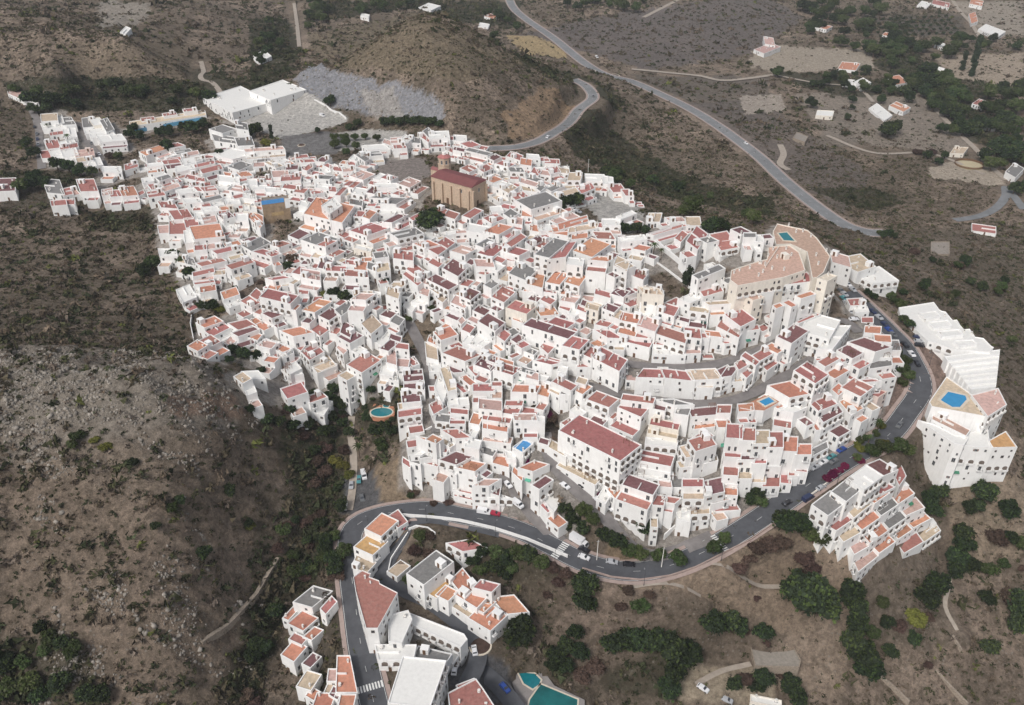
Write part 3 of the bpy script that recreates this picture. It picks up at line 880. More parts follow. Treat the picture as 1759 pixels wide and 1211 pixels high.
r 5 740.1 670.1 751.3 670.1 750.1 663.8
r 7 815.1 670.1 847.6 670.1 847.6 660
r 7 847.6 661.3 859.5 661.3 859.5 656.3
w 6 771.3 693.8 783.8 692.6 782.6 683.8
r 6 776.3 707.6 801.4 710.1 801.4 703.8
r 6 776.3 723.8 793.8 727.6 793.8 722.6
g 5 750.1 721.3 775.1 723.8 776.3 713.8
p 9 825.1 700.1 859.5 703.8 859.5 688.8
r 7 831.4 718.8 859.5 723.8 859.5 716.3
o 5 808.9 725.1 821.4 727.6 827.6 712.6
r 9 851.3 633.8 880 642.5 892.5 632.5
g 7 891.3 635 912.5 641.3 917.5 636.3
p 7 906.3 647.5 922.6 651.3 922.6 641.3
o 9 881.3 671.3 920.1 672.5 925.1 662.5
o 6 921.3 675 940.1 680.1 946.3 661.3
r 9 951.3 655 980.1 668.8 988.8 661.3
g 9 965.1 675 975.1 676.3 978.8 670
o 6 990.1 670 1000.1 675 1013.9 663.8
t 7 991.3 655 1003.9 658.8 1007.6 651.3
r 10 1011.4 685.1 1045.1 697.6 1059.5 685.1
w 6 982.6 705.1 996.3 713.8 1003.9 707.6
r 7 870 695.1 895 695.1 896.3 688.8
r 7 865 707.6 887.5 711.3 891.3 702.6
r 8 890 706.3 920.1 710.1 920.1 702.6
p 11 886.3 720.1 920.1 720.1 917.5 711.3
+w 11 920.1 721.3 932.6 722.6 932.6 716.3
r 7 840 720.1 873.8 725.1 876.3 718.8
t 6 840 735.1 870 740.1 870 725.1
r 10 921.3 618.8 947.6 625 960.1 622.5
w 8 960.1 636.3 970.1 638.8 972.6 631.3
r 8 993.8 628.8 1011.4 628.8 1011.4 625
w 5 925.1 650 935.1 652.5 940.1 647.5
r 9 1097.5 646.3 1137.6 647.5 1147.6 635
+r 9 1145.1 647.5 1190.1 652.5 1183.8 638.8
+r 8 1145.1 658.8 1166.3 660 1167.6 650
+g 7 1113.8 658.8 1137.6 660 1138.8 651.3
t 9 1191.3 651.3 1237.6 648.8 1227.6 633.8
t 8 1200.1 663.8 1222.6 663.8 1222.6 653.8
o 5 1171.3 666.3 1196.3 671.3 1192.6 661.3
d 9 1230.1 637.5 1240.1 648.8 1259.5 640
r 10 1065 698.8 1100 713.8 1115 696.3
+r 11 1070 685 1120.1 691.3 1122.6 683.8
d 8 1121.3 700.1 1140.1 703.8 1142.6 695.1
g 9 1130.1 686.3 1158.8 693.8 1186.3 693.8
+g 9 1162.6 708.8 1180.1 711.3 1186.3 693.8
d 9 1190.1 713.8 1233.9 710.1 1230.1 698.8
r 9 1233.9 707.6 1252.6 707.6 1253.9 696.3
o 8 1195.1 735.1 1231.4 730.1 1232.6 723.8
r 8 1118.8 727.6 1162.6 736.3 1165.1 727.6
t 7 1115 742.6 1160.1 751.3 1162.6 741.3
r 10 1186.3 756.3 1197.6 763.8 1222.6 747.6
t 6 1253.8 655 1277.5 652.5 1270 646.3
o 10 1323.8 662.5 1356.3 681.3 1392.6 673.8
w 9 1338.8 702.6 1362.6 706.3 1380.1 700.1
r 13 1367.6 636.3 1400.1 656.3 1420.1 642.5
r 9 1393.8 692.5 1406.4 703.8 1435.1 692.5
+b 9 1396.3 695 1405.1 703.8 1408.9 700.1
d 8 1405.1 708.8 1415.1 722.6 1445.1 706.3
o 8 1431.4 668.8 1440.1 676.3 1450.1 667.5
o 8 1271.3 705.1 1292.5 703.8 1291.3 693.8
+o 8 1292.5 702.6 1312.5 702.6 1313.8 698.8
r 6 1276.3 723.8 1296.3 723.8 1295 718.8
r 11 1448.8 665 1477.5 678.8 1497.6 663.8
r 10 1490.1 673.8 1507.6 680 1518.8 672.5
r 11 1475 652.5 1485.1 655 1510.1 653.8
o 9 1445 690 1462.5 710 1480.1 700
o 12 720 750 735 753.8 750.1 760
+o 12 735 753.8 748.8 760 757.6 753.8
r 9 723.8 792.5 750.1 798.8 752.6 793.8
+g 9 723.8 785 740 782.5 737.5 775
+r 9 693.8 793.8 702.5 800.1 702.5 793.8
+g 10 706.3 791.3 718.8 795 717.5 787.5
w 8 711.3 780 723.8 778.8 741.3 770
r 7 752.6 772.5 765.1 775 766.3 771.3
d 8 758.8 788.8 783.8 796.3 808.8 783.8
g 9 762.6 802.6 781.3 811.3 782.6 800.1
o 11 785.1 801.3 815.1 807.6 830.1 796.3
+o 10 810.1 810.1 817.6 816.3 825.1 800.1
p 10 817.6 832.6 838.9 832.6 855.1 823.8
+d 8 840.1 843.8 855.1 848.8 857.6 835.1
+w 9 816.3 845.1 841.4 852.6 875.1 855.1
r 5 781.3 840.1 813.8 847.6 813.8 843.8
+r 4 782.6 850.1 813.8 857.6 813.8 851.3
r 8 762.6 738.8 783.8 751.3 805.1 750
r 7 786.3 751.3 801.3 755 802.6 747.5
w 7 801.3 765 820.1 768.8 823.8 757.5
g 7 825.1 775 845.1 781.3 850.1 773.8
+g 7 850.1 777.5 862.6 777.5 862.6 772.5
p 8 831.4 755 875.1 760 877.6 752.5
o 6 848.9 793.8 871.4 800.1 871.4 787.5
r 7 775.1 726.3 796.3 726.3 796.3 722.5
o 7 831.4 733.8 868.9 741.3 870.1 730
w 9 885 772.5 897.5 775 912.5 760
+b 9 885 767.5 896.3 773.8 911.9 762.5
o 13 896.3 802.5 915 807.5 937.5 797.5
+w 9 873.8 785 882.5 786.3 880 777.5
o 8 882.5 810.1 895 822.6 896.3 816.3
d 7 917.5 832.6 926.3 837.6 946.3 823.8
w 7 922.5 842.6 951.3 875.1 963.8 856.3
+r 8 918.8 853.8 941.3 877.6 946.3 873.8
r 14 964.1 738.9 1065.1 789 1097.1 764
+t 6 943.8 766.3 970.1 781.3 972.6 771.3
+t 9 972.6 777.5 1035.1 797.5 1040.1 783.8
+t 5 960.1 798.8 1021.4 830.1 1035.1 816.3
o 8 1041.4 833.8 1056.4 852.6 1065.1 838.8
w 7 1028.9 855.1 1038.9 861.3 1047.6 847.6
d 5 927.5 758.8 940.1 762.5 942.6 756.3
r 9 1097.5 788.8 1150.1 798.8 1155.1 783.8
+w 6 1096.3 800 1148.8 810 1150.1 802.5
+w 4 1092.5 813.8 1147.6 823.8 1150.1 815
w 8 1111.3 761.3 1160.1 766.3 1161.3 757.5
r 12 1185.1 756.3 1196.3 772.5 1227.6 762.5
+t 11 1170.1 767.5 1180.1 783.8 1191.3 781.3
+t 7 1166.3 793.8 1170.1 801.3 1207.6 795
+t 7 1211.4 793.8 1230.1 788.8 1228.9 783.8
d 10 1072.5 831.3 1120 847.6 1128.8 832.6
+w 8 1070 832.6 1092.5 841.3 1096.3 836.3
r 7 1123.8 865.1 1137.6 866.3 1140.1 852.6
+r 7 1141.3 860.1 1157.6 862.6 1165.1 856.3
+r 5 1137.6 875.1 1152.6 877.6 1153.8 870.1
o 5 1096.3 868.8 1116.3 875.1 1118.8 866.3
p 6 1135.1 833.8 1151.3 835.1 1150.1 827.6
r 7 1175.1 833.8 1205.1 833.8 1205.1 823.8
+t 5 1176.3 855.1 1206.3 855.1 1206.3 835.1
d 7 1210.1 827.6 1213.9 848.8 1241.4 842.6
t 8 1188.8 881.3 1216.4 880.1 1215.1 866.3
w 6 1166.3 890.1 1182.6 893.8 1181.3 873.8
g 3 1150.1 835.1 1173.8 835.1 1171.3 817.5
o 6 1223.9 862.6 1250.1 856.3 1247.6 848.8
r 5 1227.6 876.3 1267.6 873.8 1262.6 866.3
w 6 1175.1 877.6 1198.8 867.6 1198.8 863.8
r 13 1250 750 1272.5 751.3 1273.8 730
+r 10 1247.5 782.5 1270 783.8 1270 763.8
+r 7 1245 813.8 1265 815 1266.3 796.3
+r 4 1241.3 827.6 1263.8 830.1 1263.8 827.6
r 13 1273.8 753.8 1295 755 1295 736.2
+d 10 1271.3 787.5 1293.8 787.5 1293.8 775
+t 7 1267.5 820.1 1288.8 820.1 1288.8 807.5
t 13 1296.3 760 1318.8 760 1318.8 740
+r 10 1295 793.8 1313.8 793.8 1313.8 775
+t 6 1290 826.3 1312.6 826.3 1312.6 813.8
r 13 1320.1 766.3 1342.6 766.3 1342.6 742.5
+o 10 1316.3 798.8 1338.8 798.8 1338.8 787.5
+r 7 1312.6 833.8 1336.3 833.8 1337.6 812.5
o 13 1343.8 772.5 1366.3 773.8 1367.6 751.3
+r 10 1341.3 790 1363.8 791.3 1363.8 785
+r 6 1343.8 827.6 1356.3 828.8 1356.3 813.8
o 13 1368.8 778.8 1391.4 778.8 1391.4 763.8
+r 7 1357.6 815 1368.8 815 1368.8 807.5
+r 8 1370.1 807.5 1383.9 808.8 1383.9 798.8
g 9 1392.6 782.5 1420.1 767.5 1418.9 760
o 6 1242.5 847.6 1263.8 848.8 1263.8 835.1
g 12 1399.1 866.7 1421.6 882.3 1449.4 861.5
+g 12 1432 844.2 1452.9 858.1 1478.9 837.2
+w 13 1459.8 821.6 1484.1 837.2 1513.6 816.4
d 6 1491 799.1 1517 814.7 1537.8 806
+r 10 1419.9 899.7 1435.5 908.4 1461.5 891
+t 9 1454.6 871.9 1466.7 885.8 1492.7 865
+o 9 1491 854.6 1501.4 861.5 1524 845.9
+r 9 1496.2 837.2 1511.8 845.9 1532.6 835.5
+r 9 1536.1 809.5 1544.8 830.3 1553.5 816.4
+t 7 1437.2 911.8 1449.4 927.4 1477.1 911.8
+o 7 1465 891 1480.6 906.6 1508.4 887.5
+g 7 1501.4 868.5 1513.6 882.3 1539.6 865
+o 7 1527.4 849.4 1541.3 863.3 1567.3 845.9
+p 5 1459.8 932.6 1468.5 948.3 1492.7 934.4
+o 5 1480.6 913.6 1494.5 929.2 1522.2 910.1
+g 5 1511.8 887.5 1527.4 904.9 1553.5 887.5
+p 5 1544.8 868.5 1556.9 882.3 1584.7 870.2
+p 3 1466.7 956.9 1475.4 977.7 1504.9 953.5
+o 3 1498 934.4 1510.1 946.5 1534.4 929.2
+o 3 1532.6 911.8 1543.1 922.2 1563.9 908.4
+o 3 1556.9 892.7 1569.1 903.2 1595.1 889.3
+r 3 1544.8 934.4 1553.5 946.5 1582.9 929.2
+t 2 1574.3 913.6 1584.7 929.2 1612.4 910.1
r 9 598.8 625.5 621.2 638 651.2 618
p 6 580 596 590 606 605 591
w 5 655 641 672.5 643.5 677.5 626
d 8 -5 328 23.8 326.8 25 305.5
o 8 212.5 336.8 235 334.2 227.5 319.2
g 6 82.7 330 109.1 332.7 100 309.1
r 8 90 352.7 112.7 350.9 110.9 342.7
+r 8 113.6 350.9 126.4 350 125.5 341.8
r 6 110.9 335.5 123.6 332.7 118.2 321.8
p 5 123.6 335.5 135.5 332.7 127.3 323.6
r 9 140 328.2 166.4 327.3 159.1 307.3
p 8 177.3 335.5 191.8 332.7 190.9 322.7
r 8 191.8 337.3 214.5 335.5 209.1 325.5
w 8 350 167.5 400 192.5 466 175 412.5 148
t 5 225 216.2 352.5 197.5 350 188.8 223.8 208.8
+r 6 245 207.5 265 205 262.5 200
+r 6 282.5 198.8 302.5 196.2 300 192
+r 6 317.5 191.2 337.5 188.8 335 185
g 9 361.2 221.2 382.5 228 403.8 221.2
+g 6 370 241.2 405 246.2 400 235
+g 10 407.5 220 425 222.5 422.5 211.2
+g 7 410 250 435 248.8 430 235
w 5 360 265 400 272.5 437.5 262.5
p 4 15 160 37.5 170 35 155
t 4 40 172.5 65 175 77.5 160
w 4 207.5 55 215 58.8 223.8 48.8
w 8 430 156 485 137.5 524 153.8 465 171.2
w 5 436 95 447.5 105 465 96.2
w 4 720 12.5 740 17.5 756.2 10
w 4 620 27.5 632.5 30 633.8 25
o 4 832.5 27.5 850 32.5 852.5 26.2
w 4 822.5 45 837.5 47.5 840 41.2
p 6 1296.2 85 1312.5 91.2 1340 80
+p 9 1315 75 1330 77.5 1327.5 65
o 4 1440.2 117.5 1469 120.5 1476.5 108.8
w 7 1469 140 1481.5 147.5 1495.2 141.2
+w 4 1449 143.8 1469 146.2 1469 137.5
o 5 1524 132.5 1539 145 1559 141.2
o 6 1529 181.2 1551.5 191.2 1562.8 184.5
+w 3 1494 186.2 1519 206.2 1531.5 197.5
r 6 1671.5 177.5 1686.5 182.5 1697.8 175
w 4 1682.8 217.5 1709 220 1711.5 212.5
w 5 1716.5 215 1734 217.5 1737 208
o 5 1665.2 23.8 1669 40 1679 36.2
o 6 1666.5 6.2 1686.5 10 1689 1.2
w 5 1681.5 50 1714 62.5 1726.5 53.8
g 6 1729 295 1744 303.8 1757.8 288.8
t 4 1634 262.5 1654 263 1661.5 253
w 4 1402.8 197.5 1429 198.8 1431.5 190.5
s 3 1364 236.2 1381.5 243 1387 233.8
s 2 1601.5 435.5 1629 435.5 1629 415.5
w 3 1601.5 117.5 1629 125 1631.5 120
w 5 1581.5 140 1596.5 143.8 1599 135
o 5 1399 46.2 1419 50 1429 45
w 4 1391.5 15.5 1401.5 18 1405.2 12
o 4 1516.5 60 1531.5 62.5 1536.5 57.5
t 5 1624 82.5 1634 87.5 1644 80.5
w 4 1606.5 77.5 1619 81.2 1622.8 75
r 4 1601.5 6.2 1629 12.5 1631.5 5
w 4 1576.5 8.8 1591.5 12.5 1599 5
r 3 1671.5 395.5 1709 400.5 1709 389.2
g 9 509.1 1032.5 535.8 1040.1 565.4 1016.2
+r 6 553.9 1044.8 559.6 1050.6 574.9 1033.4
o 8 498.6 1069.6 520.5 1080.1 541.5 1062
+o 7 490 1060.1 494.8 1062 513.9 1041
+o 7 525.3 1092.5 534.8 1096.3 550.1 1083
o 8 487.2 1123 504.3 1132.6 522.5 1111.6
+r 8 500.5 1096.3 517.7 1104 523.4 1097.3
d 7 523.4 1138.3 532.9 1143.1 547.2 1128.8
t 8 513.9 1176.5 532.9 1182.2 547.2 1160.2
o 6 529.1 1193.6 538.7 1199.3 546.3 1189.8
o 9 540.6 1211.7 565.4 1212.7 572 1193.6
d 5 569.2 1191.7 578.7 1197.4 583.5 1187.9
o 5 582.5 1128.8 597.8 1128.8 609.2 1186 580.6 1186
o 8 584.4 1212.7 603.5 1212.7 607.3 1195.5
p 5 565.4 1166.9 576.8 1166.9 578.7 1151.7
t 5 559.6 1189.8 571.1 1187.9 576.8 1174.5
r 12 611.1 991.4 622.6 982.9 632.1 986.7 629.3 992.4 647.4 999.1 648.3 1003.8 677.9 1019.1 646.4 1075.4 632.1 1075.4 623.5 1044.8 615 1014.3
o 10 630.9 907.2 654.4 918.3 679.8 894.8
m 9 612.3 938.2 639.6 950.5 661.9 930.7
t 5 608.6 969.1 614.8 954.3 642 966.7 629.7 980.3 609.8 974.1
t 3 669.3 980.3 681.7 987.7 700.3 972.2
r 4 670.5 886.1 684.2 903.5 696.6 895.4
g 12 703.2 984.5 728 1001 774.2 964.7
+m 9 734.6 1015.9 749.4 1024.1 777.5 992.7
+o 10 752.7 1020.8 769.2 1029.1 782.5 1015.9
+o 10 777.5 996 799 1022.5 815.5 1005.9
+o 11 784.1 1019.2 818.8 1040.6 840.2 1017.5
+r 12 817.1 1007.6 843.5 1014.2 853.4 1004.3
+o 9 808.9 1060.4 841.9 1080.2 868.3 1055.5
+o 10 818.8 1043.9 830.3 1048.9 846.8 1034
+o 9 848.5 1027.4 870 1052.2 903 1048.9
+t 6 777.5 1039 805.6 1057.1 817.1 1052.2
r 4 772.5 933.3 795.7 944.9 830.3 939.9
w 7 648.2 1110 710.9 1110 706.8 1130.5 653.6 1130.5
w 12 694.6 1130.5 761.4 1137.3 735.5 1211 671.4 1204.2
g 6 720.5 1112.8 771 1125 762.8 1137.3 712.3 1129.1
w 6 700 1054.1 794.2 1090.9 798.3 1097.7 790.1 1107.3 702.8 1066.4
+w 7 671.4 1058.2 698.7 1051.4 704.1 1063.6 687.7 1100.5 671.4 1099.1
+w 4 790.1 1107.3 797.6 1097.7 798.3 1104.6 777.8 1134.6 772.3 1126.4
r 8 773.7 1191.9 816 1170.1 826.9 1185.1 844.6 1212.3 776.4 1212.3
+r 7 788.7 1178.2 813.3 1168.7 816 1171.4 791.4 1182.3
s 3 1292.9 1110 1357.4 1106.9 1372.1 1133 1369.7 1142.2 1300.6 1140.7
w 4 1292.9 1202.1 1339 1211.3 1339 1205.2
o 7 943.6 890.2 959.8 903.5 970.9 896.1
t 7 1429.9 445.8 1477.5 436.8 1501.2 456.7 1473.5 465.6
+w 9 1472.5 471.5 1510.2 458.6 1540.5 480.4 1499.3 485.4
+p 7 1431.9 449.7 1459.6 457.6 1455.7 439.8'''
HOTELA='''c 168 1253.8 480.1 1267.5 490.7 1346.3 476.3 1383.8 463.8 1372.6 432.5 1356.3 420.7 1320.1 423.8 1317.5 445 1296.3 450.1 1256.3 463.8
c 167 1332.6 420 1327.6 397.5 1335.1 383.8 1387.6 395 1402.6 407.5 1415.1 423.8 1426.4 440 1415.1 467.6 1403.9 476.3 1395.1 477.6 1386.3 432.5 1368.8 423.8 1357.6 418.8
h 168 1403.9 477.6 1421.4 483.2 1438.9 473.8 1422.6 468.2
r 164 1332.6 491.3 1401.4 482.6 1386.3 466.3 1327.6 480.1
o 163 1310 502.6 1330.1 500.1 1326.3 495.1
o 161 1326.3 523.8 1333.2 530.6 1347.6 525 1340.1 518.8
o 161 1343.2 518.8 1360.1 528.1 1370.7 523.8 1355.1 513.8
o 163 1365.1 507.5 1376.3 513.1 1402.6 505 1392.6 498.7
c 162 1277.5 507.5 1293.8 516.3 1313.8 510 1296.3 501.3
r 153 1366.3 552.5 1372.6 555 1410.1 540 1402.6 536.3'''
HOTELB='''w 140 1543.8 528 1604.3 518.5 1613.2 531 1618.1 533.9 1624.1 534.9 1634 546.8 1637 549.8 1643.9 548.8 1649.8 558.7 1655.8 565.6 1665.7 564.6 1675.6 578.5 1689.5 580.5 1703.3 594.4 1707.3 596.3 1701.4 604.3 1639.9 600.3 1606.2 588.4 1594.4 585.4 1546.8 542.8
+w 141 1578.5 536.9 1608.2 532.9 1616.2 542.8 1588.4 546.8
+w 141 1594.4 552.8 1628 548.8 1636 558.7 1604.3 563.6
+w 141 1610.2 568.6 1647.9 564.6 1655.8 574.5 1618.1 578.5
+w 141 1638 584.5 1671.6 582.5 1679.6 590.4 1647.9 594.4
+t 134 1596 690 1626 646 1663 672 1692 700 1698 716 1600 698
+p 135 1668 678 1715 666 1730 695 1697 716
+c 130 1603 704 1668 738 1660 749 1600 720
+w 129 1577 721 1605 728 1642 747 1665 750 1656 765 1640 762
+w 127 1650 765 1660 745 1697 735 1700 757 1706 769
+m 126 1706 769 1697 757 1728 740 1748 768'''
houses=parse(HOUSES)
EXPAND=.8
HPOLY=[]
for g in houses: HPOLY.append([])
for gi,g in enumerate(houses):
    for rc,h,pts in g:
        P,z=poly_world(pts,h);P=inset(ccw(P),-EXPAND);HPOLY[gi].append((P,z))
OX,OY=-450,60;OW,OH=950,700
occ=np.zeros((OH,OW),bool);ocy,ocx=np.mgrid[0:OH,0:OW];ocx=ocx+OX+.5;ocy=ocy+OY+.5
def mark(P,g=0):
    if g: P=inset(ccw(P),-g)
    x0=max(0,int(min(p[0] for p in P)-OX)-1);x1=min(OW,int(max(p[0] for p in P)-OX)+2);y0=max(0,int(min(p[1] for p in P)-OY)-1);y1=min(OH,int(max(p[1] for p in P)-OY)+2)
    if x1<=x0 or y1<=y0: return
    occ[y0:y1,x0:x1]|=inpoly(ocx[y0:y1,x0:x1],ocy[y0:y1,x0:x1],P)
for g in HPOLY:
    for P,z in g: mark(P)
HOTP=[poly_world(v[2],v[1]) for src_ in (HOTELA,HOTELB) for g in parse(src_) for v in g]
for P,z in HOTP: mark(P)
occr=np.zeros_like(occ)
for nm,wd,mk,o,z in roads:
    for q in range(len(o)):
        x0=int(o[q,0]-OX-wd);y0=int(o[q,1]-OY-wd);x1=int(o[q,0]-OX+wd)+1;y1=int(o[q,1]-OY+wd)+1
        if x0<0 or y0<0 or x1>OW or y1>OH: continue
        occr[y0:y1,x0:x1]|=np.hypot(ocx[y0:y1,x0:x1]-o[q,0],ocy[y0:y1,x0:x1]-o[q,1])<wd/2+.6
def freefrac(P):
    x0=max(0,int(min(p[0] for p in P)-OX)-1);x1=min(OW,int(max(p[0] for p in P)-OX)+2);y0=max(0,int(min(p[1] for p in P)-OY)-1);y1=min(OH,int(max(p[1] for p in P)-OY)+2)
    if x1<=x0 or y1<=y0: return 0
    m=inpoly(ocx[y0:y1,x0:x1],ocy[y0:y1,x0:x1],P)
    return 1-((occ|occr)[y0:y1,x0:x1]&m).sum()/max(1,m.sum())
nter=0
for gi in sorted(range(len(houses)),key=lambda q:-len(houses[q][0][2])):
    g=houses[gi]
    if len(g)>3 or len(HPOLY[gi][0][0])!=4: continue
    P,z=HPOLY[gi][0];P=ccw(P);c_=np.mean(P,0)
    if c_[1]<190 or c_[1]>600 or not inpoly(*[np.array([v]) for v in proj(c_[0],c_[1],z)],VIL)[0]: continue
    for k in range(4):
        a=np.array(P[k]);b=np.array(P[(k+1)%4]);Lw=math.dist(a,b)
        if Lw<4: continue
        d=(b-a)/Lw;nr=np.array([d[1],-d[0]]);m_=(a+b)/2;f=-(nr@m_)/np.linalg.norm(m_)
        if f<.45: continue
        gl=float(Hs(*(m_+nr*1.5)));hw=z-gl
        if hw<4.2: continue
        for dep in (5.0,4.0,3.0,2.2):
            u0,u1=rnd.choice(((0,1),(0,1),(0,.62),(.38,1)))
            a2=a+d*Lw*u0+nr*.05;b2=a+d*Lw*u1+nr*.05;Q=[tuple(a2+nr*dep),tuple(b2+nr*dep),tuple(b2),tuple(a2)]
            Qt=[tuple(a2+nr*dep),tuple(b2+nr*dep),tuple(b2+nr*.8),tuple(a2+nr*.8)]
            if freefrac(Qt)>.88:
                steps=[(dep,rnd.uniform(.42,.62))]
                zt_=z-hw*(1-steps[0][1]) if hw<9 else z-rnd.choice((2.9,2.9,5.8))
                rc=rnd.choice('rrrroopptdcw');h_=0
                houses[gi].append((rc,h_,[tuple(float(t) for t in proj(q[0],q[1],zt_)) for q in Q]));HPOLY[gi].append((Q,zt_));mark(Q);nter+=1;break
print('terraces',nter)
near=occ.copy()
for _ in range(5):
    q=near.copy();q[1:]|=near[:-1];q[:-1]|=near[1:];q[:,1:]|=near[:,:-1];q[:,:-1]|=near[:,1:];near=q
dens=near.astype(float)
for _ in range(6):
    dens=(dens+np.roll(dens,2,0)+np.roll(dens,-2,0)+np.roll(dens,2,1)+np.roll(dens,-2,1))/5
def dens_at(X,Y):
    i=np.clip((X-OX).astype(int),0,OW-1);j=np.clip((Y-OY).astype(int),0,OH-1)
    d=dens[j,i];return np.where((X<OX)|(X>OX+OW)|(Y<OY)|(Y>OY+OH),0,d)
# ---------------- ground mesh ----------------
nx,ny=len(GX),len(GY)
V=np.stack([XX,YY,ZZ],-1).reshape(-1,3)
ii=np.arange(nx-1)[None]+np.arange(ny-1)[:,None]*nx
Q=np.stack([ii,ii+1,ii+1+nx,ii+nx],-1).reshape(-1,4)
gm=bpy.data.meshes.new('ground')
gm.vertices.add(len(V));gm.vertices.foreach_set('co',V.ravel().astype(np.float32))
gm.loops.add(Q.size);gm.loops.foreach_set('vertex_index',Q.ravel().astype(np.int32))
gm.polygons.add(len(Q));gm.polygons.foreach_set('loop_start',(np.arange(len(Q))*4).astype(np.int32))
gm.polygons.foreach_set('use_smooth',np.ones(len(Q),bool))
gm.update(calc_edges=True)
nzx=fbm(XX,YY,9,3,21)*7; nzy=fbm(XX,YY,9,3,31)*5
PXn=PX0+nzx;PYn=PY0+nzy
base=np.empty(XX.shape+(3,));big=fbm(XX,YY,70,4,41);mid=fbm(XX,YY,14,3,51)
c0=np.array([.225,.176,.138]);c1=np.array([.35,.275,.215]);c2=np.array([.150,.122,.092])
t=np.clip(.5+big*.9+mid*.35,0,1)[...,None]
base[:]=c2*(1-t)+c0*t
t2=np.clip(mid*1.2+big*.6,0,1)[...,None];base[:]=base*(1-t2)+c1*t2
veg=np.full(XX.shape,.55)
m_=inpoly(PX0,PY0,[(884,1150),(905,1146),(960,1168),(1015,1192),(1015,1230),(884,1230),(872,1175)])&(YY>80)&(YY<400);ZZ[m_]=ZZ[m_].mean()-1.2
gm.vertices.foreach_set('co',np.stack([XX,YY,ZZ],-1).ravel().astype(np.float32))
def zone(poly,col,k=1.0,v=None,raw=False):
    m=inpoly(PX0 if raw else PXn,PY0 if raw else PYn,poly)
    if col is not None: base[m]=base[m]*(1-k)+np.array(col)*k
    if v is not None: veg[m]=v
zone([(0,600),(120,595),(330,610),(410,640),(450,700),(380,745),(300,790),(200,800),(0,800)],(.30,.265,.225),.7,.35)
zone([(60,640),(250,640),(300,700),(150,730),(20,740)],(.27,.24,.20),.5,.2)
zone([(280,685),(400,680),(430,720),(300,725)],(.26,.16,.11),.6,.3)
zone([(0,790),(300,760),(450,760),(480,880),(440,1211),(0,1211)],(.27,.21,.16),.55,.50)
zone([(80,770),(300,740),(450,760),(470,880),(250,860),(80,840)],(.25,.20,.155),.5,.45)
DARK=[[(480,740),(590,700),(598,860),(560,890),(580,960),(500,1060),(430,1211),(385,1211),(440,1050),(510,900)],[(960,235),(1000,200),(1060,230),(1150,290),(1250,330),(1330,345),(1330,375),(1180,350),(1080,310),(990,270)],[(880,95),(1000,130),(1050,150),(1075,180),(1040,195),(1020,150),(900,115)],[(0,140),(130,130),(330,140),(380,170),(330,200),(230,190),(60,190)],[(560,0),(900,0),(880,50),(800,40),(700,15),(600,30),(520,40)],[(430,30),(500,35),(520,90),(480,150),(430,150)],[(1390,325),(1500,322),(1560,350),(1480,362)],[(1330,120),(1480,135),(1560,140),(1560,165),(1430,165),(1380,150)],[(1540,20),(1600,130),(1700,140),(1720,260),(1660,240),(1600,170),(1500,110)],[(300,110),(380,130),(480,150),(400,160),(330,150)],[(0,290),(180,300),(170,350),(0,360)],[(110,360),(270,355),(300,400),(200,400)],[(1600,780),(1640,830),(1720,900),(1660,900),(1580,860)],[(1640,420),(1759,440),(1759,560),(1700,500)],[(690,1150),(700,1150),(700,1160)],[(780,925),(960,960),(960,1010),(880,1000),(780,960)],[(940,1080),(1050,1100),(1200,1110),(1180,1200),(950,1160)]]
for z_ in DARK: zone(z_,(.062,.060,.040),.75,.95)
zone([(880,60),(1080,20),(1300,-10),(1380,30),(1300,90),(1120,120),(1000,90)],(.135,.12,.118),.8,.4)
zone([(1080,130),(1320,130),(1330,220),(1240,200)],(.14,.125,.11),.7,.5)
zone([(1170,180),(1300,170),(1500,300),(1450,370),(1330,280)],(.15,.13,.12),.7,.45)
zone([(1290,90),(1340,78),(1500,88),(1500,120),(1330,125),(1290,118)],(.36,.31,.25),.9,.05)
zone([(1360,165),(1500,155),(1640,165),(1680,240),(1640,262),(1500,250),(1420,230)],(.28,.24,.20),.85,.2)
zone([(1600,95),(1759,90),(1759,150),(1650,150)],(.40,.33,.26),.9,.25)
zone([(1640,5),(1759,0),(1759,60),(1700,65)],(.34,.30,.25),.8,.2)
zone([(1590,290),(1640,275),(1700,280),(1730,320),(1600,305)],(.42,.36,.29),.9,.05)
zone([(1270,165),(1340,160),(1350,190),(1280,195)],(.38,.33,.28),.9,.1)
zone([(1400,190),(1460,185),(1470,250),(1410,250)],(.22,.19,.16),.6,.3)
zone([(1480,30),(1650,25),(1660,60),(1540,62)],(.10,.095,.085),.7,.6)
zone([(870,62),(930,62),(975,85),(970,100),(900,92)],(.42,.32,.18),.85,.15)
zone([(1090,300),(1500,420),(1540,440),(1759,560),(1759,380),(1500,400)],(.13,.11,.085),.5,.6)
zone([(1430,400),(1759,400),(1759,760),(1600,560),(1520,480)],(.17,.14,.11),.6,.6)
zone(QUARRY,(.27,.275,.295),.9,.05)
zone([(620,160),(680,150),(690,205),(640,210)],(.40,.36,.31),.5,.05)
zone([(530,60),(640,40),(720,18),(820,60),(900,110),(800,140),(660,120),(540,110)],(.19,.155,.105),.75,.45)
zone([(860,195),(930,150),(1000,170),(960,215),(880,240)],(.34,.23,.14),.6,.2)
zone([(120,70),(330,70),(330,140),(130,130)],(.20,.16,.115),.6,.4)
zone([(170,0),(260,5),(250,40),(170,50)],(.34,.31,.27),.7,.2)
zone([(270,160),(350,155),(360,185),(270,190)],(.34,.31,.27),.7,.2)
zone([(200,170),(300,165),(300,200),(225,205)],(.20,.16,.13),.6,.4)
zone([(1060,985),(1420,900),(1480,1000),(1380,1090),(1240,1060),(1060,1040)],(.34,.26,.19),.65,.35)
